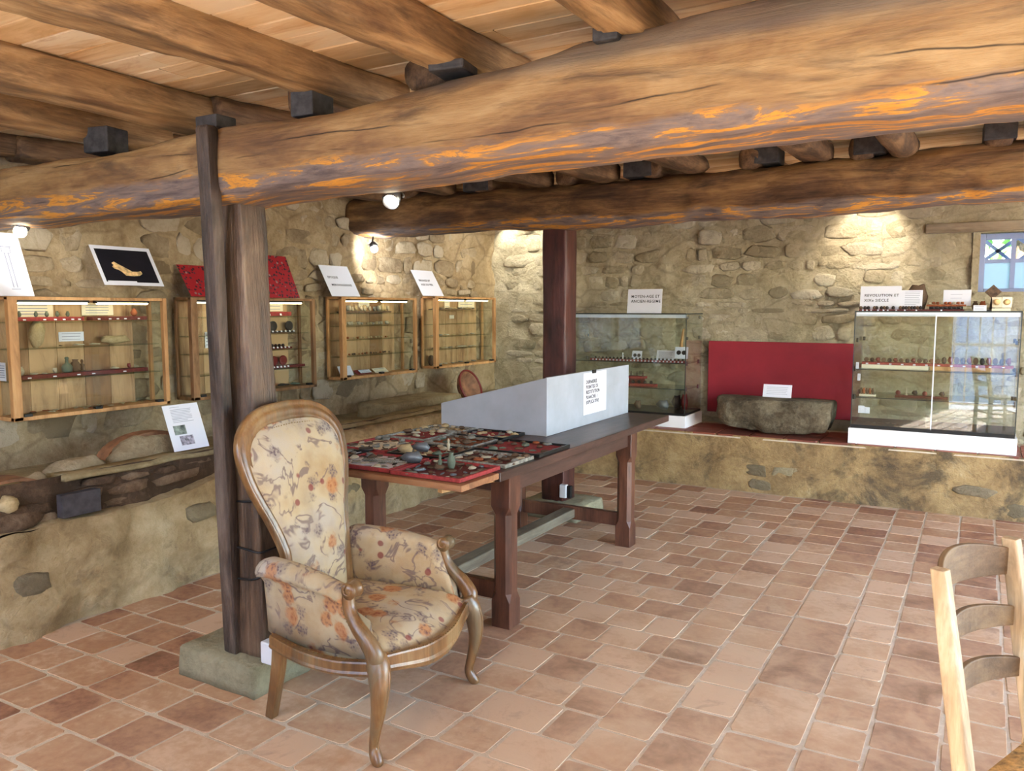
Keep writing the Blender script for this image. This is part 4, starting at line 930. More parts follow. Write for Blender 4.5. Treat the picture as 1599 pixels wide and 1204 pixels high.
# text poster leaning on the stone rim
m4 = frame3((-3.93, 2.93, .735), (.0, .245, .0), (-.10, -.02, .26))
p = sheet('text_poster', 'white poster with text and two small photographs on the stone rim', 'poster', m4, .24, .275)
textlines(p, .045, .17, .185, .245, 9, .0012); textlines(p, .045, .19, .11, .26, 2, .001)
obj('photo', G().box((.035, .095, .001), (.115, .15, .0018)), M['photo_mid'], p, world=False); obj('photo', G().box((.06, .03, .001), (.15, .085, .0018)), M['photo_grey'], p, world=False)

# ---------------------------------------------------------------- stones along the left ledge
def rock(name, c, rad, mat, label, cat='stone', seed=1, amp=.35, rot=0, n=16, m=10):
    o = obj(name, G().blob((0, 0, 0), rad, seed, amp, n, m), M[mat], smooth=True, loc=c); o.rotation_euler.z = rot; return tag(o, label, cat)
rock('rounded_stone', (-4.08, 2.88, .70), (.09, .25, .12), 'stone_left', 'rounded pale stone behind the rim beside the text poster', seed=3)
rock('rounded_stone', (-4.05, 2.42, .70), (.08, .15, .08), 'stone_left', 'small squarish stone on the left ledge behind the rim', seed=6)
o = obj('curved_roof_tile', G().loft([[(-.08 + .16 * i, .14 * math.cos(a) * (1), .05 * math.sin(a)) for a in [PI * k / 12 for k in range(13)]] + [(-.08 + .16 * i, .115 * math.cos(a), .035 * math.sin(a)) for a in [PI * (12 - k) / 12 for k in range(13)]] for i in range(2)]), M['terracotta'], smooth=False, loc=(-3.98, 2.02, .70)); tag(o, 'curved terracotta roof tile on the left ledge', 'roof tile')
o = obj('curved_roof_tile', G().loft([[(-.05 + .1 * i, .29 * math.cos(a), .14 * math.sin(a)) for a in [PI * k / 16 for k in range(17)]] + [(-.05 + .1 * i, .265 * math.cos(a), .12 * math.sin(a)) for a in [PI * (16 - k) / 16 for k in range(17)]] for i in range(2)]), M['terracotta'], loc=(-4.16, 2.92, .70)); tag(o, 'arched terracotta tile behind the rounded stone', 'roof tile')
rock('end_stone', (-3.95, 2.16, .66), (.06, .08, .09), 'stone_left', 'pale boulder closing the end of the stone rim', seed=13)
tag(obj('slate_block', G().box((-3.855, 2.20, .53), (-3.805, 2.40, .645)), M['slate'], bev=.004), 'dark slate block standing on the broken plaster edge', 'slate')
rock('ledge_rubble', (-3.86, 1.98, .55), (.06, .14, .05), 'dark_stone', 'dark flat rubble stone at the far left of the ledge', seed=22)
rock('round_cobble', (-3.86, 1.98, .645), (.04, .045, .04), 'find_sand', 'yellowish round cobble in the dark rubble', seed=2)
tag(obj('stone_slab', rough_block(-4.42, 5.05, -4.05, 6.05, .14, .012, 4), M['rim'], smooth=True, loc=(0, 0, .64)), 'flat yellowish stone slab on the ledge behind the table', 'stone')
bw = thing('terracotta_bowl', 'brown bowl with a dark red rim tilted against the corner', 'bowl', (-4.25, 6.35, .66), mat=Matrix.Translation((-4.2, 6.42, .80)) @ Matrix.Rotation(math.radians(68), 4, 'Y') @ Matrix.Rotation(0, 4, 'X'))
obj('dish', G().lathe([(.02, -.09), (.1, -.08), (.155, -.03), (.17, .01), (.16, .012), (.142, -.02), (.09, -.06), (.01, -.07)], 28), M['terracotta'], bw, smooth=True, world=False)
obj('rim', G().tube([(.166 * math.cos(a), .166 * math.sin(a), .01) for a in [2 * PI * k / 32 for k in range(32)]], .011, 8, closed=True), M['red_rim'], bw, smooth=True, world=False)

# ---------------------------------------------------------------- glass cases on the back ledge
def vitrine(x0, x1, y0, y1, z0, zb, z1, shelves, label, side_glass=True, split=None, strip=True):
    t = thing('glass_display_case', label, 'display case', ((x0 + x1) / 2, (y0 + y1) / 2, z0), 'frameless glass cases')
    obj('base', G().box((x0 - .015, y0 - .015, z0), (x1 + .015, y1, zb)), M['white'], t, bev=.002)
    obj('deck', G().box((x0, y0, zb), (x1, y1, zb + .02)), M['black'], t, bev=.002)
    gz = zb + .02; e = .005
    if split:
        obj('sliding_glass', G().box((x0 + e, y0, gz), (split + .02, y0 + e, z1 - .02)), M['glass_case'], t)
        obj('sliding_glass', G().box((split - .02, y0 + .012, gz), (x1 - e, y0 + .012 + e, z1 - .02)), M['glass_case'], t)
        obj('glass_joint', G().box((split + .016, y0 - .003, gz), (split + .024, y0 + .003, z1 - .02)), M['tube_off'], t)
        obj('track', G().box((x0, y0 - .003, gz - .004), (x1, y0 + .025, gz + .008)), M['black'], t)
    else: obj('front_glass', G().box((x0 + e, y0, gz), (x1 - e, y0 + e, z1)), M['glass_case'], t)
    obj('side_glass', G().box((x0, y0, gz), (x0 + e, y1, z1)), M['glass_case'], t); obj('side_glass', G().box((x1 - e, y0, gz), (x1, y1, z1)), M['glass_case'], t)
    obj('rear_glass', G().box((x0 + e, y1 - e, gz), (x1 - e, y1, z1)), M['glass'], t)
    obj('top_glass', G().box((x0, y0, z1), (x1, y1, z1 + .006)), M['shelf_glass'], t)
    obj('edge_trim', G().box((x0, y0 - .002, z1 - .002), (x1, y0 + .004, z1 + .008)).box((x1 - .004, y0, z1 - .002), (x1 + .002, y1, z1 + .008)).box((x1 - .004, y0 - .002, gz), (x1 + .002, y0 + .004, z1)).box((x0 - .002, y0 - .002, gz), (x0 + .004, y0 + .004, z1)), M['glass_edge'], t)
    if strip: obj('light_box', G().box((x0 + .01, y0 + .006, z1 - .034), (x1 - .01, y0 + .05, z1 - .004)), M['tube_off'], t)
    for z in shelves:
        s_ = obj('shelf', G().box((x0 + .01, y0 + .03, z - .004), (x1 - .01, y1 - .03, z + .004)), M['shelf_glass'], t)
        obj('shelf_edge', G().box((x0 + .01, y0 + .028, z - .004), (x1 - .01, y0 + .031, z + .004)), M['glass_edge'], s_, world=False)
        for xx in (x0 + .012, x1 - .012):
            for yy in (y0 + .06, y1 - .06): obj('bracket', G().lathe([(.011, -.006), (.011, .03), (.006, .032)], 10, (xx, yy, z - .012), Matrix.Rotation(0, 3, 'X')), M['black'], s_, world=False)
    return t
v1 = vitrine(-3.42, -2.25, 6.96, 7.44, .475, .585, 1.50, [.82, 1.055], 'glass display case on the back ledge under the MOYEN-AGE sign', strip=True)
for z in (1.275, 1.46):
    for xx in (-3.40, -2.26):
        for yy in (7.02, 7.38): obj('bracket', G().lathe([(.01, -.005), (.01, .02), (.004, .022)], 10, (xx, yy, z)), M['black'], v1)
tag(obj('display_step', G().box((-3.22, 7.035, 1.0595), (-2.29, 7.09, 1.0755)), M['red_felt'], bev=.002), 'long red step on the upper shelf of the case under the MOYEN-AGE sign', 'display step', 'display steps')
for k in range(26): price_tag((-3.18 + k * .0352, 7.012, 1.063), 'tiny white tag along the long red step under the MOYEN-AGE sign', 'tags on the long red step', 'y', .014)
for k in range(24): item('button', 'find_dark', (-3.17 + k * .0375, 7.055, 1.0765), .02, 'small dark find on the long red step under the MOYEN-AGE sign', 'find', 'finds on the long red step')
def medal_card(x, y, z, wd, ht, label, mount='paper'):
    m4 = frame3((x, y, z), (1, 0, 0), (0, .25, 1)); s_ = sheet('medal_card', label, 'card', m4, wd, ht, mount)
    for cx in (.3, .7): obj('medal_print', G().lathe([(wd * .17, .001), (wd * .17, .0025), (.001, .0026)], 18, (wd * cx, ht * .52, 0)), M['find_dark'], s_, world=False)
medal_card(-2.86, 7.2, 1.061, .10, .09, 'white card with two dark medals beside the text card')
medal_card(-2.42, 7.15, 1.09, .125, .11, 'white card with two large dark ovals at the right end of the upper shelf')
card('text_card', 'white printed text card on the upper shelf under the MOYEN-AGE sign', (-2.53, 7.22, 1.061), .18, .10, 'y', lean=.2, lines=6)
item('figure', 'white', (-2.95, 7.2, 1.061), (.05, .05, .07), 'small white figurine beside the double medal card', 'figurine', None)
item('ring', 'find_pale', (-3.15, 7.2, 1.078), (.09, .09, .03), 'pale ring on the upper shelf of the case under the MOYEN-AGE sign', 'ring', None)
o = obj('wooden_pipe', G().tube([(-2.44, 7.38, 1.10), (-2.41, 7.33, 1.25), (-2.38, 7.28, 1.36)], [.022, .014, .008], 10), M['case_wood'], smooth=True); tag(o, 'pale wooden rod leaning in the case under the MOYEN-AGE sign', 'rod')
for x0, x1, z, mt in ((-2.9, -2.58, .8245, 'red_felt'), (-2.9, -2.72, .885, 'red_felt')):
    o = obj('display_step', G().box((x0, 7.08 + (.1 if z > .85 else 0), z), (x1, 7.16 + (.1 if z > .85 else 0), z + .022)), M[mt], bev=.002); tag(o, 'wide lower red step on the middle shelf' if z < .85 else 'short upper red step on the middle shelf', 'display step', 'display steps')
o = obj('step_support', G().box((-2.88, 7.19, .8245), (-2.74, 7.25, .885)), M['red_deep']); tag(o, 'dark red riser under the short upper step', 'riser')
for k in range(5): item('button', 'find_dark', (-2.87 + k * .06, 7.12, .847), .032, 'dark round find on the wide lower red step', 'find', 'finds on the wide lower red step')
for k in range(3): item('figure', 'find_brown', (-2.87 + k * .06, 7.22, .908), .045, 'brown figurine on the short upper red step', 'figurine', 'figurines on the short upper step')
for x, y, sz, mt, lb in ((-2.52, 7.15, (.12, .1, .09), 'find_blue', 'blue-grey pointed stone'), (-2.42, 7.25, (.09, .09, .13), 'find_dark', 'dark upright stone'), (-2.33, 7.2, (.07, .09, .15), 'red_rim', 'dark reddish tall stone'), (-2.75, 7.1, (.07, .07, .08), 'find_brown', 'brown lump'), (-3.0, 7.15, (.1, .07, .07), 'find_grey', 'grey stone')):
    item('lump', mt, (x, y, .607), sz, lb + ' on the deck of the case under the MOYEN-AGE sign', 'rock sample', None)
p = sheet('title_sign', 'white title sign reading MOYEN-AGE ET ANCIEN-REGIME', 'sign', frame3((-2.845, 7.03, 1.506), (1, 0, 0), (0, .12, 1)), .335, .225, 'paper')
lettering('MOYEN-AGE ET', .036, .035, .145, p, spacing=1.1); lettering('ANCIEN-REGIME', .036, .035, .10, p, spacing=1.1)

v2 = vitrine(-.85, .27, 6.87, 7.42, .475, .60, 1.525, [.845, 1.07], 'glass display case at the right under the REVOLUTION sign', split=-.30)
for z in (1.29,):
    for xx in (-.83, .25):
        for yy in (6.93, 7.35): obj('bracket', G().lathe([(.011, -.006), (.011, .025), (.005, .027)], 10, (xx, yy, z)), M['black'], v2)
tag(obj('display_step', G().box((-.80, 6.98, 1.105), (.24, 7.06, 1.125)), M['red_felt'], bev=.002), 'long red step raised on the upper shelf of the right glass case', 'display step', 'display steps')
tag(obj('cream_panel', G().box((-.80, 6.985, 1.0745), (-.32, 6.995, 1.104)), M['paper_cream']), 'long cream strip under the red step of the right glass case', 'strip')
tag(obj('wooden_riser', G().box((-.31, 7.0, 1.0745), (.22, 7.04, 1.104)), M['case_wood']), 'pale wooden riser under the red step of the right glass case', 'riser')
for k in range(24): item(('medal', 'button', 'lump')[k % 3], ('find_brown', 'find_dark', 'red_rim')[k % 3], (-.77 + k * .0425, 7.02, 1.1255), ((.035, .03, .035 + .02 * (k > 12))), 'small dark find on the raised red step, right glass case', 'find', 'finds on the raised red step')
for k in range(12): price_tag((-.76 + k * .085, 6.977, 1.108), 'white tag on the raised red step of the right glass case', 'tags on the raised red step', 'y', .018)
tag(obj('display_step', G().box((-.55, 7.0, .8495), (-.18, 7.08, .865)), M['red_deep'], bev=.002), 'dark red step on the middle shelf of the right glass case', 'display step', 'display steps')
tag(obj('display_step', G().box((-.81, 6.98, .8495), (-.69, 7.05, .862)), M['paper_cream'], bev=.002), 'small cream step on the middle shelf of the right glass case', 'display step', 'display steps')
for k, x in enumerate((-.53, -.47, -.41, -.34, -.28, -.22)): item(('button', 'figure', 'lump')[k % 3], ('red_rim', 'find_pale', 'find_dark')[k % 3], (x, 7.04, .866), (.04, .04, .06 if k == 1 else .04), ['dark red knob', 'small pale statuette', 'dark pebble', 'second dark red knob', 'second pale statuette', 'second dark pebble'][k] + ' on the dark red step of the right glass case', 'find', None)
for k in range(5): item('lump', ('find_brown', 'find_rust')[k % 2], (-.80 + k * .022, 7.01, .863), (.022, .022, .05), 'rusty brown find crowded on the small cream step', 'find', 'finds on the small cream step')
for k, (x, z, h) in enumerate(((-.83, 1.075, .05), (-.815, .98, .055), (-.80, .72, .06), (-.76, .72, .05))):
    m4 = frame3((x, 6.882 + .002 * k, z), (1, 0, 0), (0, 0, 1)); s_ = sheet('price_label', ['small white label at the upper left', 'narrow white label at the left', 'white label at the lower left', 'second white label at the lower left'][k] + ' of the right glass case', 'label', m4, .022 if k < 2 else .045, h, 'paper'); textlines(s_, .003, .01, .018, h - .01, 4, .0008)
for k in range(14): item('shard', 'find_grey', (-.75 + k * .05, 7.05 + ri.uniform(-.04, .1), .621), (.05, .04, .03), 'grey find on the dark deck of the right glass case', 'find', 'finds on the deck of the right case', ri.uniform(0, 3))
# on top of the right case
ZT = 1.532
tag(obj('display_step', G().box((-.83, 6.92, ZT), (-.10, 7.0, ZT + .012)), M['red_deep'], bev=.002), 'long dark red step on top of the right glass case', 'display step', 'display steps')
tag(obj('display_step', G().box((-.36, 7.05, ZT + .035), (-.09, 7.13, ZT + .05)), M['find_rust'], bev=.002), 'raised rust-red step on top of the right glass case', 'display step', 'display steps')
tag(obj('step_support', G().box((-.34, 7.06, ZT), (-.11, 7.12, ZT + .035)), M['find_dark']), 'dark riser under the rust-red step on the right case', 'riser')
for k, x in enumerate((-.82, -.79, -.765, -.72, -.705, -.67, -.65, -.63, -.585, -.535, -.515, -.495, -.475, -.455, -.435, -.415, -.395)): item('button', 'find_dark' if k % 3 else 'find_brown', (x, 6.96, ZT + .0125), .028, 'round dark button on top of the right glass case', 'button', 'buttons on top of the right case')
for k in range(9): item('lump', ('find_rust', 'find_pale')[k % 3 == 0], (-.34 + k * .028, 7.09, ZT + .051), (.026, .026, .02), 'small reddish find on the raised rust-red step', 'find', 'finds on the raised rust-red step')
for k in range(7): item('lump', 'find_dark', (-.31 + k * .03, 6.97, ZT + .0125), (.026, .02, .02), 'dark pebble at the right end of the long step', 'pebble', 'pebbles at the end of the long step')
for k, x in enumerate((-.80, -.77, -.74, -.69, -.65, -.62, -.56, -.5, -.42, -.25)): price_tag((x, 6.917, ZT + .001), 'tiny pink-white tag in front of the buttons on the right case', 'tags before the buttons', 'y', .012)
p = sheet('title_sign', 'white title sign reading REVOLUTION ET XIXe SIECLE', 'sign', frame3((-.84, 7.05, ZT), (1, 0, 0), (0, .15, 1)), .30, .20, 'paper')
lettering('REVOLUTION ET', .031, .03, .115, p, spacing=1.1); lettering('XIXe SIECLE', .031, .03, .075, p, spacing=1.1)
p = sheet('text_card', 'white printed card right of the REVOLUTION sign', 'card', frame3((-.545, 7.06, ZT), (1, 0, 0), (0, .15, 1)), .155, .165, 'paper'); textlines(p, .03, .05, .14, .15, 8, .0014)
p = sheet('text_card', 'small white card standing behind the rust-red step', 'card', frame3((-.25, 7.16, ZT + .04), (1, 0, 0), (0, .15, 1)), .19, .125, 'paper'); textlines(p, .05, .06, .13, .09, 2, .0014)
p = sheet('text_card', 'little white label block near the right end of the case top', 'card', frame3((-.04, 6.93, ZT), (1, 0, 0), (0, .3, 1)), .085, .045, 'paper'); textlines(p, .01, .01, .07, .035, 3, .001)
m = thing('medal_stand', 'pair of cream medal plaques standing on the right glass case', 'plaque', (.13, 7.0, ZT))
for k, x in enumerate((.10, .165)):
    obj('plaque', G().obox((x + .01, 7.0 + .02 * k, ZT + .065), (.062, .006, .078), Euler((.2, 0, -.2 + .3 * k)).to_matrix()), M['paper_cream'], m)
    obj('medallion', G().lathe([(.023, 0), (.023, .004), (.002, .006)], 16, (x + .01, 6.994 + .02 * k, ZT + .067), Matrix.Rotation(PI / 2 + .2, 3, 'X')), M['bone'], m, smooth=True)
obj('foot', G().box((.08, 6.985, ZT), (.2, 7.02, ZT + .02)), M['paper_cream'], m)
d = thing('dark_square_plaque', 'dark square plaque standing on its corner before the window', 'plaque', (.08, 7.2, ZT))
obj('plate', G().obox((.085, 7.2, ZT + .145), (.08, .014, .08), Matrix.Rotation(PI / 4, 3, 'Y')), M['find_brown'], d, bev=.003)
obj('stand', G().tube([(.085, 7.2, ZT), (.085, 7.2, ZT + .1)], [.022, .012], 10).box((.05, 7.17, ZT), (.12, 7.23, ZT + .012)), M['find_dark'], d)
item('lump', 'find_rust', (.02, 7.1, ZT), (.045, .045, .075), 'rust-orange lump near the window on the right case', 'find', None); item('jug', 'find_brown', (-.03, 7.15, ZT), (.06, .06, .08), 'brown clay pot near the window on the right case', 'pot', None)
item('lump', 'find_brown', (-.44, 7.26, ZT + .008), (.16, .06, .2), 'brown dried bundle behind the printed card on the right case', 'bundle', None)

# red panel and carved stone between the cases
rp = obj('red_wall_board', G().box((-2.215, YB - .06, .57), (-.87, YB - .03, 1.245)), M['red_panel'], bev=.002); tag(rp, 'bright red panel on the back wall behind the carved stone', 'panel')
def carved():
    g = G(); nx = 44; rings = []
    for i in range(nx + 1):
        t = i / nx; x = -.475 + .95 * t; ring = []
        endk = min(1, math.sin(min(t, .12) / .12 * PI / 2) * .55 + .45, math.sin(min(1 - t, .08) / .08 * PI / 2) * .4 + .6)
        for j in range(24):
            a = 2 * PI * j / 24; ca, sa = math.cos(a), math.sin(a); sq = .42
            y = math.copysign(abs(ca) ** sq, ca) * .17; z = math.copysign(abs(sa) ** sq, sa) * .145
            und = 1 - .30 * max(0, -sa) * max(0, 1 - t / .35) - .12 * max(0, -sa) * max(0, (t - .8) / .2)
            q = Vector((x * 4, ca * 1.2, sa * 1.2)); nn = 1 + .2 * noise.fractal(q, 1, 2, 4)
            if sa > .6: nn = 1 + .02 * noise.noise(q * 2); zz = z * nn
            else: zz = z * nn * (und if sa < 0 else 1) * (1 if sa > 0 else (endk * .25 + .75))
            ring.append(((x * (1.0 if sa > .3 else (1 - (.3 if x < 0 else .1) * max(0, -sa)))) + .012 * noise.noise(Vector((ca * 2, sa * 3, x))) , y * nn * (endk * .5 + .5), zz))
        rings.append(ring)
    return g.loft(rings)
o = obj('carved_stone_trough', carved(), M['trough'], smooth=True, loc=(-1.49, 7.08, .64)); tag(o, 'weathered grey stone trough on the ledge before the red panel', 'stone trough')
p = sheet('text_card', 'small white text card standing on the stone trough', 'card', frame3((-1.60, 7.1, .785), (1, 0, 0), (0, .35, 1)), .24, .115, 'paper'); textlines(p, .03, .03, .21, .09, 5, .0013)

# ---------------------------------------------------------------- table
T = thing('farm_table', 'long dark farm table with chamfered legs in the middle of the room', 'table', (-2.4, 4.1, 0))
ZT_ = .80
def leg(x, y, name='leg'):
    s0 = .053; g = G(); pr = lambda s_, c_: [(-s_ + c_, -s_), (s_ - c_, -s_), (s_, -s_ + c_), (s_, s_ - c_), (s_ - c_, s_), (-s_ + c_, s_), (-s_, s_ - c_), (-s_, -s_ + c_)]
    prof = [(0, .003), (.13, .003), (.17, .022), (.56, .022), (.60, .003), (ZT_ - .045, .003)]
    wid = [s0 * .98, s0 * .98, s0 * .93, s0 * .93, s0, s0]
    g.loft([[(x + a, y + b, z) for a, b in pr(w_, c_)] for (z, c_), w_ in zip(prof, wid)])
    return obj(name, g, M['table_leg'], T)
LX0, LX1, LY0, LY1 = -2.76, -1.945, 3.285, 4.83
for x in (LX0, LX1):
    for y in (LY0, LY1): leg(x, y)
obj('tabletop', G().box((-2.98, 3.1, ZT_ - .045), (-1.865, 5.42, ZT_)), M['table'], T, bev=.005)
obj('extension_leaf', G().box((-2.95, 2.79, ZT_ - .03), (-1.87, 3.098, ZT_ - .002)), M['leaf'], T, bev=.003)
obj('batten', G().bar((-2.02, 2.84, ZT_ - .045), (-1.92, 3.24, ZT_ - .045), .03, .028), M['batten'], T, bev=.002)
for x in (LX0, LX1): obj('apron', G().box((x - .014, LY0, ZT_ - .135), (x + .03, LY1, ZT_ - .046)), M['table'], T, bev=.003)
for y in (LY0, LY1): obj('apron', G().box((LX0, y - .014, ZT_ - .135), (LX1, y + .014, ZT_ - .046)), M['table'], T, bev=.003)
for y in (LY0, LY1): obj('stretcher', G().box((LX0, y - .022, .125), (LX1, y + .022, .215)), M['table_leg'], T, bev=.006)
obj('long_stretcher', G().box((-2.395, LY0, .14), (-2.305, LY1, .2)), M['stretcher'], T, bev=.006)

# grey slanted display box
X0, X1, Y0, Y1 = -2.92, -2.165, 4.13, 5.40; zl, zh = .955, 1.148
bx = thing('slanted_display_box', 'grey painted slant-topped display box on the table', 'display box', ((X0 + X1) / 2, (Y0 + Y1) / 2, ZT_))
t_ = .018; zb_ = ZT_ + .001
def side(y): return G().loft([[(X0, y, zb_), (X1, y, zb_), (X1, y, zh), (X0, y, zl)], [(X0, y + t_, zb_), (X1, y + t_, zb_), (X1, y + t_, zh), (X0, y + t_, zl)]])
obj('side_panel', side(Y0), M['grey_paint'], bx, bev=.0015); obj('side_panel', side(Y1 - t_), M['grey_paint'], bx, bev=.0015)
obj('back_panel', G().box((X1 - t_, Y0 + t_, zb_), (X1, Y1 - t_, zh)), M['grey_paint'], bx, bev=.0015)
obj('front_panel', G().box((X0, Y0 + t_, zb_), (X0 + t_, Y1 - t_, zl)), M['grey_paint'], bx, bev=.0015)
obj('bottom_panel', G().box((X0 + t_, Y0 + t_, zb_), (X1 - t_, Y1 - t_, zb_ + .012)), M['red_felt'], bx)
dxx = X1 - X0 - 2 * t_; obj('glass_lid', G().add([(X0 + t_, Y0 + t_, zl - .012), (X1 - t_, Y0 + t_, zh - .012), (X1 - t_, Y1 - t_, zh - .012), (X0 + t_, Y1 - t_, zl - .012)], [(0, 1, 2, 3)]), M['glass'], bx)
p = sheet('notice_sheet', 'white printed notice taped to the grey display box', 'notice', frame3((X1 + .002, 4.63, .868), (0, .36, 0), (0, 0, 1)), .36, .27, 'paper')
for k, tx in enumerate(('DERNIERES', 'POINTES DE', 'RESTITUTION', 'PLANCHE 1', 'EXPLICATIVE')): lettering(tx, .032, .035, .20 - k * .033, p, bold=.02, spacing=1.1)
obj('binder_clip', G().box((.13, .262, .001), (.18, .285, .008)), M['black'], p, world=False)

# finds trays on the table
def tray(x0, x1, y0, y1, frame, bed, label, rot=0, z=ZT_ + .001, h=.018):
    cx, cy = (x0 + x1) / 2, (y0 + y1) / 2; t = thing('finds_tray', label, 'tray', (cx, cy, z), 'trays of finds on the table', rot)
    a, b = (x1 - x0) / 2, (y1 - y0) / 2; e = .013
    obj('bed', G().box((-a + e, -b + e, 0), (a - e, b - e, .006)), M[bed], t, world=False)
    obj('rim', G().box((-a, -b, 0), (a, -b + e, h)).box((-a, b - e, 0), (a, b, h)).box((-a, -b + e, 0), (-a + e, b - e, h)).box((a - e, -b + e, 0), (a, b - e, h)), M[frame], t, world=False, bev=.0015)
    return t
TR = [(-2.28, -1.90, 2.82, 3.16, 'red_felt', 'red_deep', 'red tray nearest the table corner, beside the table leg', 0, ['find_grey', 'find_brown', 'find_blue', 'find_pale']),
      (-2.67, -2.30, 2.83, 3.15, 'red_felt', 'paper', 'red-rimmed white tray beside the nearest red tray', .02, ['find_grey', 'find_pale', 'find_dark']),
      (-2.94, -2.69, 2.85, 3.16, 'black', 'red_deep', 'black tray half hidden by the armchair back', 0, ['find_pale', 'white', 'find_grey']),
      (-2.24, -1.89, 3.19, 3.47, 'find_grey', 'red_deep', 'grey-rimmed tray on the table edge above the near leg', 0, ['find_grey', 'find_rust', 'find_pale']),
      (-2.60, -2.26, 3.19, 3.50, 'black', 'red_felt', 'black tray with a dark pewter lump in the second row', .03, ['find_green', 'find_pale', 'find_brown', 'find_sand']),
      (-2.95, -2.62, 3.20, 3.55, 'red_felt', 'paper_cream', 'cream tray with a broad red rim at the far table edge', 0, ['find_pale', 'find_brown', 'find_grey']),
      (-2.28, -1.88, 3.51, 3.86, 'black', 'red_felt', 'black tray at the table edge below the grey box', .0, ['find_green', 'find_rust', 'find_brown']),
      (-2.64, -2.31, 3.54, 3.82, 'find_grey', 'find_rust', 'rust-coloured tray in the third row', 0, ['find_brown', 'find_green', 'find_pale']),
      (-2.96, -2.66, 3.60, 3.92, 'find_grey', 'red_felt', 'pale-rimmed tray at the far edge of the third row', -.02, ['find_pale', 'find_sand', 'find_brown']),
      (-2.62, -2.30, 3.86, 4.11, 'black', 'red_felt', 'black tray touching the slanted end of the grey box', 0, ['find_pale', 'find_brown', 'find_sand']),
      (-2.96, -2.65, 3.95, 4.12, 'find_grey', 'find_sand', 'small sandy tray in the corner by the grey box', 0, ['find_sand', 'find_pale'])]
ri = random.Random(99)
for k, (x0, x1, y0, y1, fr, bd, lb, rt, mts) in enumerate(TR):
    tray(x0, x1, y0, y1, fr, bd, lb, rt)
    nx, ny = (6, 5) if k < 6 else (5, 4)
    sh = ['nearest red tray', 'white tray with red rim', 'black tray behind the armchair', 'grey-rimmed tray above the near leg', 'second-row black tray', 'broad red-rimmed cream tray', 'black tray at the table edge', 'rust-coloured tray', 'pale-rimmed far tray', 'black tray touching the grey box', 'small sandy tray'][k]
    for i in range(nx):
        for j in range(ny):
            x = x0 + .03 + (x1 - x0 - .06) * i / (nx - 1) + ri.uniform(-.008, .008); y = y0 + .03 + (y1 - y0 - .06) * j / (ny - 1) + ri.uniform(-.008, .008)
            kd = ri.choice(['lump', 'shard', 'point', 'rod', 'ring', 'disc', 'hook', 'shard', 'point', 'lump']); sz = ri.uniform(.035, .062); mt = ri.choice(mts + ['find_grey', 'find_brown'])
            noun = {'lump': 'lump', 'shard': 'shard', 'point': 'arrowhead', 'rod': 'rod', 'ring': 'ring', 'disc': 'disc', 'hook': 'hook'}[kd]
            adj = {'find_grey': 'grey', 'find_brown': 'earth-brown', 'find_blue': 'steel-grey', 'find_pale': 'pale', 'find_dark': 'blackish', 'white': 'white', 'find_rust': 'rust-red', 'find_green': 'dull green', 'find_sand': 'sandy'}[mt]
            row = ['front', 'second', 'middle', 'fourth', 'rear'][j] if ny == 5 else ['front', 'second', 'third', 'rear'][j]
            item(kd, mt, (x, y, ZT_ + .007), (sz, sz, sz * (.42 if kd == 'lump' else 1.1)), '%s %s, %s row, %s' % (adj, noun, row, sh), noun, 'finds in the ' + sh, ri.uniform(0, 6))
item('jug', 'find_green', (-2.08, 3.02, ZT_ + .007), (.05, .05, .085), 'small greenish flask standing in the nearest red tray', 'flask', None)
item('figure', 'find_green', (-2.13, 3.0, ZT_ + .007), (.06, .06, .07), 'small dull green figurine beside the greenish flask', 'figurine', None)
item('lump', 'find_blue', (-2.29, 3.0, ZT_ + .02), (.10, .07, .055), 'big steel-grey stone axe lying across the two red trays', 'stone axe', None, .5)
item('rod', 'find_grey', (-2.42, 2.96, ZT_ + .016), (.2, .16, .16), 'long grey stone blade lying beside the steel-grey axe', 'blade', None, .2)
item('lump', 'find_blue', (-2.43, 3.26, ZT_ + .021), (.09, .06, .05), 'ribbed blue-grey fossil on the rim of the black tray', 'fossil', None, .4)
item('figure', 'find_pale', (-2.36, 3.4, ZT_ + .007), (.05, .05, .07), 'pale standing figurine in the second row black tray', 'figurine', None)
item('disc', 'find_dark', (-2.72, 3.17, ZT_ + .018), (.085, .07, .09), 'small dark green tin lying between the trays near the armchair', 'tin', None)
item('lump', 'find_sand', (-2.5, 3.22, ZT_ + .012), (.08, .05, .05), 'pale yellow flint lump between the trays', 'flint', None, .3)

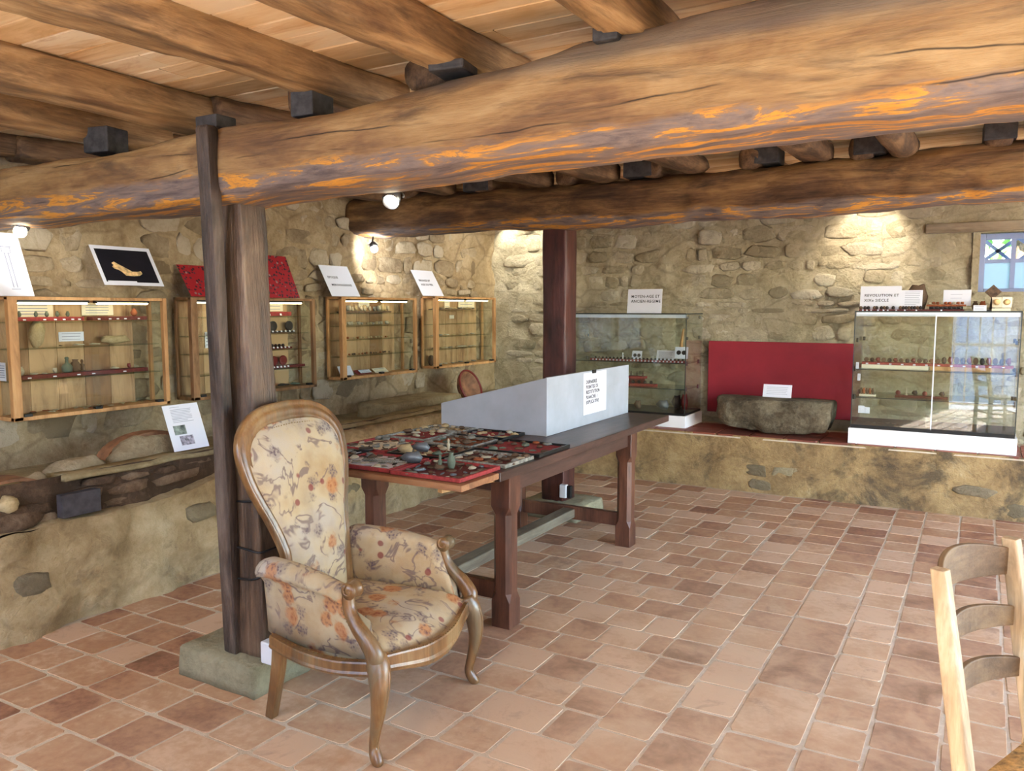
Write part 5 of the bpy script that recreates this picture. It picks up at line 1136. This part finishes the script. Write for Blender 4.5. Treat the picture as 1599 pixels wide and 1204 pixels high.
# ---------------------------------------------------------------- armchair
A = thing('armchair', 'high-backed floral tapestry armchair with worn gilt-brown wooden frame', 'armchair', (-2.03, 2.33, 0), rotz=math.radians(3.5))
WOOD, FAB = M['chair_wood'], M['fabric']
ZS = .335
def aobj(n, g, m, parent=None, **k): return obj(n, g, m, parent or A, world=False, **k)
prof_leg = [(math.cos(2 * PI * k / 12), math.sin(2 * PI * k / 12)) for k in range(12)]
for s_ in (-1, 1):
    path = spline([(.285, .305 * s_, .375, .036, .034), (.305, .315 * s_, .33, .042, .038), (.318, .328 * s_, .27, .036, .034), (.315, .335 * s_, .19, .026, .026), (.298, .332 * s_, .11, .019, .02), (.288, .327 * s_, .06, .017, .018), (.298, .332 * s_, .03, .022, .022), (.312, .338 * s_, .008, .02, .02), (.314, .339 * s_, .0, .012, .014)], 30)
    lg = aobj('front_leg', G().tube([p[:3] for p in path], [(p[3], p[4]) for p in path], 12, up=(0, 1, 0)), WOOD, smooth=True)
    cr = [(p[0] + p[3] * .98, p[1], p[2]) for p in path[3:24]]
    aobj('moulding', G().tube(cr, .004, 6), WOOD, lg, smooth=True)
    path = spline([(-.205, .235 * s_, .33, .024), (-.215, .24 * s_, .2, .022), (-.235, .245 * s_, .08, .02), (-.25, .248 * s_, 0, .019)], 12)
    aobj('rear_leg', G().tube([p[:3] for p in path], [(p[3], p[3]) for p in path], prof=[(-1, -.8), (-.8, -1), (.8, -1), (1, -.8), (1, .8), (.8, 1), (-.8, 1), (-1, .8)], up=(0, 1, 0)), WOOD, smooth=False, bev=.003)
# rails
def rail(path, h0, wd, name, hv=None):
    g = G(); rings = []
    for i, (x, y, z) in enumerate(path):
        a = Vector(path[max(i - 1, 0)]); b = Vector(path[min(i + 1, len(path) - 1)]); t = (b - a); t.z = 0; t.normalize(); n_ = Vector((t.y, -t.x, 0)); h = h0 if hv is None else hv(i / (len(path) - 1))
        c = Vector((x, y, z)); rings.append([c + n_ * (-wd / 2), c + n_ * (wd * .42), c + n_ * (wd / 2) + Vector((0, 0, -.006)), c + n_ * (wd * .5) + Vector((0, 0, -h * .6)), c + n_ * (wd * .62) + Vector((0, 0, -h * .75)), c + n_ * (wd * .5) + Vector((0, 0, -h * .88)), c + n_ * (wd * .3) + Vector((0, 0, -h)), c + n_ * (-wd / 2) + Vector((0, 0, -h))])
    return aobj(name, g.loft(rings), WOOD, smooth=False)
fr = spline([(.295, -.30, .37), (.315, -.22, .358), (.345, -.1, .342), (.352, 0, .338), (.345, .1, .342), (.315, .22, .358), (.295, .30, .37)], 36)
rail([(x, y, z) for x, y, z in fr], .06, .03, 'front_rail', lambda t: .06 + .022 * math.sin(PI * t) ** 2)
for s_ in (-1, 1):
    p_ = spline([(-.22, .262 * s_, .335), (-.05, .30 * s_, .325), (.12, .318 * s_, .33), (.28, .318 * s_, .355)], 16)
    if s_ > 0: p_ = p_[::-1]
    rail(p_, .055, .03, 'side_rail')
rail([(-.22, y, .335) for y in [.25 - .5 * k / 6 for k in range(7)]], .055, .03, 'rear_rail')
# seat
def seat_edge(v, f):  # v lateral -1..1, f depth 0 rear..1 front
    half = .235 + (.30 - .235) * f; xf = .30 + .045 * math.cos(v * PI / 2) ** 1.2; return (-.23 + (xf + .23) * f, half * v)
g = G(); n = 24; rows = []
for i in range(n + 1):
    row = []
    for j in range(n + 1):
        f = i / n; v = -1 + 2 * j / n; x, y = seat_edge(v, f)
        e = min(1, (1 - abs(v)) / .22, (1 - f) / .2); e = max(0, e); dome = .0 + .052 * math.sin(e * PI / 2) + .02 * math.cos(v * PI / 2) * math.sin(f * PI)
        zb = .365 - .028 * math.cos(v * PI / 2) * f
        row.append((x, y, zb + dome))
    rows.append(row)
for row in rows: g.v += row
W_ = n + 1
g.f = [(i * W_ + j, (i + 1) * W_ + j, (i + 1) * W_ + j + 1, i * W_ + j + 1) for i in range(n) for j in range(n)]
o_ = len(g.v); per = [i * W_ for i in range(n + 1)] + [n * W_ + j for j in range(1, n + 1)] + [i * W_ + n for i in range(n - 1, -1, -1)] + [j for j in range(n - 1, 0, -1)]
g.v += [(g.v[k][0], g.v[k][1], .30) for k in per]
g.f += [(per[k], per[(k + 1) % len(per)], o_ + (k + 1) % len(per), o_ + k) for k in range(len(per))]
aobj('seat', g, FAB, smooth=True)
nails = G()
def nailrow(pts, step=.011, r_=.0032):
    acc = 0; last = Vector(pts[0])
    for q in pts[1:]:
        q = Vector(q); d_ = (q - last).length; k = int(d_ / step)
        for i in range(max(k, 1)):
            c = last.lerp(q, i / max(k, 1)); nails.add([c + Vector(v) * r_ for v in ((1, 0, 0), (-1, 0, 0), (0, 1, 0), (0, -1, 0), (0, 0, 1), (0, 0, -1))], [(0, 2, 4), (2, 1, 4), (1, 3, 4), (3, 0, 4), (2, 0, 5), (1, 2, 5), (3, 1, 5), (0, 3, 5)])
        last = q
nailrow([(x + .012, y, z + .002) for x, y, z in fr])
# back: plane leaning back
def bpt(u, z, d=0):   # d forward
    x = -.222 - (z - .36) * .06 if z < .62 else -.2376 - (z - .62) * .27
    return Vector((x + d, u, z))
BZ = [.33, .45, .56, .62, .68, .75, .82, .89, .96, 1.02, 1.07, 1.11, 1.14, 1.16, 1.168]
BH = [.205, .197, .192, .195, .208, .232, .262, .287, .30, .298, .276, .238, .185, .115, .0]
outl = spline([(h, z) for h, z in zip(BH, BZ)], 60)
loop = [(-h, z) for h, z in outl] + [(h, z) for h, z in outl[::-1][1:]]
path = []
for i, (u, z) in enumerate(loop):
    a = loop[max(i - 1, 0)]; b = loop[min(i + 1, len(loop) - 1)]; t = Vector((b[0] - a[0], b[1] - a[1])); t.normalize(); nrm = Vector((t.y, -t.x)); path.append(bpt(u + nrm.x * .024, z + nrm.y * .024, .012))
prof = [(-1, -.5), (-1, .3), (-.85, .75), (-.6, .55), (-.2, .8), (.2, .8), (.55, .5), (.8, .8), (1, .45), (1, -.5), (.6, -.8), (-.6, -.8)]
prof = [(-b_ , a_) for a_, b_ in prof]
wid = []
for i in range(len(path)):
    z = loop[i][1]; wk = .025 + .014 * max(0, (z - .95) / .22); wid.append((.024, wk))
gg = G(); rings = []
for i, p_ in enumerate(path):
    a = path[max(i - 1, 0)]; b = path[min(i + 1, len(path) - 1)]; t = (b - a).normalized(); fw = Vector((1, 0, .27)).normalized(); sd = t.cross(fw).normalized()
    kw = wid[i][1]; rings.append([p_ - sd * (q[1] * kw) + fw * (-q[0] * .024) for q in prof])
gg.loft(rings); aobj('back_frame', gg, WOOD, smooth=True)
# upholstered back panel (front and rear)
def backpanel(d0, dome, inset, name, mat, z0=.38):
    g = G(); nr, ncol = 40, 20; zt = 1.168 - inset * 1.5
    for i in range(nr + 1):
        f = i / nr; f = 1 - (1 - f) ** 1.6; z = z0 + (zt - z0) * f
        h = interp([q[1] for q in outl], [q[0] for q in outl], z + inset * .45) - inset * .9
        if f > .999: h = .02
        h = max(h, .02)
        for j in range(ncol + 1):
            c = -1 + 2 * j / ncol; e = min(1, (1 - abs(c)) / .35); e2 = min(1, (1 - f) / .12)
            g.v.append(bpt(h * c, z, d0 + dome * (math.sin(e * PI / 2) ** .8) * math.sin(e2 * PI / 2) + .01 * math.sin(PI * f)))
    W_ = ncol + 1; g.f = [(i * W_ + j, i * W_ + j + 1, (i + 1) * W_ + j + 1, (i + 1) * W_ + j) for i in range(nr) for j in range(ncol)]
    return aobj(name, g, mat, smooth=True)
backpanel(.016, .034, .038, 'backrest', FAB); backpanel(-.006, -.006, .03, 'rear_panel', FAB, .34)
inn = [(u, z) for u, z in loop if z > .6]
def inset_pt(i):
    a = inn[max(i - 1, 0)]; b = inn[min(i + 1, len(inn) - 1)]; t = Vector((b[0] - a[0], b[1] - a[1])).normalized(); nrm = Vector((t.y, -t.x)); k = .05 + .024 * max(0, (inn[i][1] - .95) / .22); return bpt(inn[i][0] + nrm.x * k, inn[i][1] + nrm.y * k, .03)
nailrow([inset_pt(i) for i in range(len(inn))], .012)
# arms
for s_ in (-1, 1):
    # padded side: outer fabric, top roll and inner face as one padded shell
    g = G(); rings = []; n = 22
    for i in range(n + 1):
        t = i / n; x = -.225 + (.165 + .225) * t; yb = (.262 + (.322 - .262) * t); zt = .622 - .028 * t + .012 * math.sin(PI * t); zb_ = .325 + (.025 * max(0, t - .5) * 2)
        fl = .030 * (1 - t) + .004     # outward flare of the roll, larger to the rear
        th = .052; rr = .036 + .006 * (1 - t); xo = -.05 * (1 - t) ** 2 if t < .4 else 0
        ring = [(x + (.10 * t ** 3), yb - .012, zb_), (x + .07 * t ** 3, yb - .006, zb_ + .1), (x, yb + .004, zt - .085), (x, yb + fl * .6, zt - .062)]
        cy = yb - .020 + fl * .45; cz = zt - .034
        for k in range(9):
            a = -.5 + (PI + .9) * k / 8; ring.append((x + xo * 0, cy + (rr + fl * .35) * math.cos(a), cz + rr * math.sin(a)))
        ring += [(x, yb - .052, zt - .09), (x + .07 * t ** 3, yb - .058, zb_ + .12), (x + (.10 * t ** 3), yb - .05, zb_ + .01)]
        rings.append([(a_, b_ * s_, c_) for a_, b_, c_ in (ring if s_ > 0 else ring[::-1])])
    # round the rear end of the roll
    rings = [[(q[0] - .03, q[1] * .985, .47 + (q[2] - .47) * .93) for q in rings[0]]] + rings
    aobj('arm_pad', g.loft(rings), FAB, smooth=True)
    sp_ = spline([(.300, .318, .352, .026), (.296, .326, .385, .030), (.262, .326, .43, .028), (.215, .320, .475, .024), (.185, .314, .52, .022), (.176, .310, .565, .022), (.182, .308, .592, .012)], 26)
    as_ = aobj('arm_support', G().tube([(p[0], p[1] * s_, p[2]) for p in sp_], [(p[3] * 1.1, p[3] * .95) for p in sp_], 12, up=(0, 1, 0)), WOOD, smooth=True)
    aobj('moulding', G().tube([(p[0] + .018, (p[1] + .0) * s_, p[2] + .012) for p in sp_[3:24]], .004, 6), WOOD, as_, smooth=True)
    cx, cz = .194, .588
    spi = [(cx + (.026 - .0026 * k) * math.cos(.9 * k * .62 + 2), (.308 - .0) * s_, cz + (.026 - .0026 * k) * math.sin(.9 * k * .62 + 2)) for k in range(10)]
    sc_ = aobj('scroll', G().lathe([(.004, -.024), (.03, -.024), (.027, -.016), (.027, .016), (.03, .024), (.004, .024)], 20, (cx, .308 * s_, cz), Matrix.Rotation(PI / 2, 3, 'X')), WOOD, smooth=True)
    for yy in (-.025, .025): aobj('volute', G().tube([(a_, b_ + yy, c_) for a_, b_, c_ in spi], [.006 - .0004 * k for k in range(10)], 6), WOOD, sc_, smooth=True)
    nailrow([(p[0] - .026, (p[1] + .012) * s_, p[2]) for p in sp_[2:]], .012)
    nailrow([(-.21 + .46 * k / 20, (.270 + .05 * min(1, k / 14)) * s_ + .008 * s_, .333 + (.0 if k < 10 else .02 * (k - 10) / 10)) for k in range(21)], .012)
aobj('nail_trim', nails, M['nail'], kind='stuff')

# ---------------------------------------------------------------- ladder-back chair at the right
K = thing('ladder_back_chair', 'bleached ladder-back chair with rush seat, cut off at the right', 'chair', (.25, 2.2, 0))
P1, P2 = Vector((-.05, 2.06, .95)), Vector((.10, 2.42, .955)); nv = Vector((.923, -.385, 0))
def post(top, base_off, w0, name, mat):
    a = top; m_ = top + nv * .082 - Vector((0, 0, top.z - .45)); b = top + nv * .07 - Vector((0, 0, top.z))
    pts = [tuple(a.lerp(m_, k / 12)) for k in range(13)] + [tuple(m_.lerp(b, k / 7)) for k in range(1, 8)]; sd = (P2 - P1).normalized()
    rings = []
    for i, p_ in enumerate(pts):
        k = .85 + .15 * min(1, i / 6); w_ = w0 * k
        rings.append([Vector(p_) + nv * (q[0] * w_ * .5) + Vector((sd.x, sd.y, 0)) * (q[1] * w_ * .5) for q in ((-.8, -1), (.8, -1), (1, -.8), (1, .8), (.8, 1), (-.8, 1), (-1, .8), (-1, -.8))])
    return obj(name, G().loft(rings[::-1]), mat, K, bev=.004)
post(P1, 0, .04, 'rear_post', M['old_chair']); post(P2, 0, .044, 'rear_post', M['old_chair'])
def on_post(top, z):
    t = (top.z - z) / (top.z - .45); return top + nv * (.082 * t) - Vector((0, 0, top.z - z))
for zc, h, bw_ in ((.895, .085, .065), (.755, .06, .06), (.625, .06, .06)):
    a, b = on_post(P1, zc), on_post(P2, zc); g = G(); rings = []
    for i in range(21):
        t = i / 20; c = a.lerp(b, t) - nv * (bw_ * math.sin(PI * t) ** .8); hh = h * (.8 + .35 * math.sin(PI * t)); up = .012 * math.sin(PI * t)
        tt = ((b - a).normalized() - nv * (bw_ * PI / (b - a).length * math.cos(PI * t) * .6)).normalized(); nn = Vector((tt.y, -tt.x, 0))
        rings.append([c - nn * .007 + Vector((0, 0, -hh / 2 + up)), c + nn * .007 + Vector((0, 0, -hh / 2 + up)), c + nn * .007 + Vector((0, 0, hh / 2 + up)), c - nn * .007 + Vector((0, 0, hh / 2 + up))])
    obj('back_slat', g.loft(rings), M['old_slat'], K, bev=.003)
sa, sb_ = on_post(P1, .45), on_post(P2, .45); sdv = (P2 - P1).normalized(); sdv.z = 0
fl, fr_ = sa + nv * .36 - sdv * .04, sb_ + nv * .36 + sdv * .04
def quadslab(a, b, c, d, z0, z1, cr=.0):
    g = G(); n = 10; 
    for lay in range(2):
        for i in range(n + 1):
            for j in range(n + 1):
                p_ = a.lerp(b, i / n).lerp(d.lerp(c, i / n), j / n); e = math.sin(PI * i / n) * math.sin(PI * j / n); g.v.append((p_.x, p_.y, (z1 + cr * e ** .5 if lay else z0)))
    W_ = n + 1; N_ = W_ * W_
    for i in range(n):
        for j in range(n):
            q = [i * W_ + j, (i + 1) * W_ + j, (i + 1) * W_ + j + 1, i * W_ + j + 1]; g.f.append(tuple(k + N_ for k in q)); g.f.append(tuple(q[::-1]))
    per = [i * W_ for i in range(n + 1)] + [n * W_ + j for j in range(1, n + 1)] + [i * W_ + n for i in range(n - 1, -1, -1)] + [j for j in range(n - 1, 0, -1)]
    g.f += [(per[k], per[(k + 1) % len(per)], per[(k + 1) % len(per)] + N_, per[k] + N_) for k in range(len(per))]
    return g
obj('seat', quadslab(sa, fl, fr_, sb_, .435, .455, .015), M['straw'], K, smooth=False)
for p_ in (fl, fr_): obj('front_leg', G().tube([(p_.x, p_.y, 0), (p_.x, p_.y, .46)], [.016, .02], 10), M['old_chair'], K, smooth=True)
for a, b in ((fl, fr_), (sa, fl), (sb_, fr_), (sa, sb_)):
    for z in (.15, .26): obj('rung', G().tube([(a.x, a.y, z), (b.x, b.y, z)], .011, 8), M['old_chair'], K, smooth=True)

# shared labels: name each by its place along the row
ORD = 'first second third fourth fifth sixth seventh eighth ninth tenth eleventh twelfth thirteenth fourteenth fifteenth sixteenth seventeenth eighteenth nineteenth twentieth twenty-first twenty-second twenty-third twenty-fourth twenty-fifth twenty-sixth twenty-seventh twenty-eighth'.split()
by = {}
for o in C.objects:
    if o.parent is None and 'label' in o: by.setdefault(o['label'], []).append(o)
def screen_x(o):
    p = o.matrix_basis.translation; fx, fy = -math.sin(YAW), math.cos(YAW); return (p.x * fy - p.y * fx) / max(.1, p.x * fx + p.y * fy)
for lb, os_ in by.items():
    if 1 < len(os_) <= len(ORD):
        if len(lb.split()) > 12: print('LONG', len(lb.split()), lb)
        for k, o in enumerate(sorted(os_, key=screen_x)): o['label'] = '%s, %s from the left' % (lb, ORD[k])
for o in bpy.data.objects:
    if '_m' in o: del o['_m']
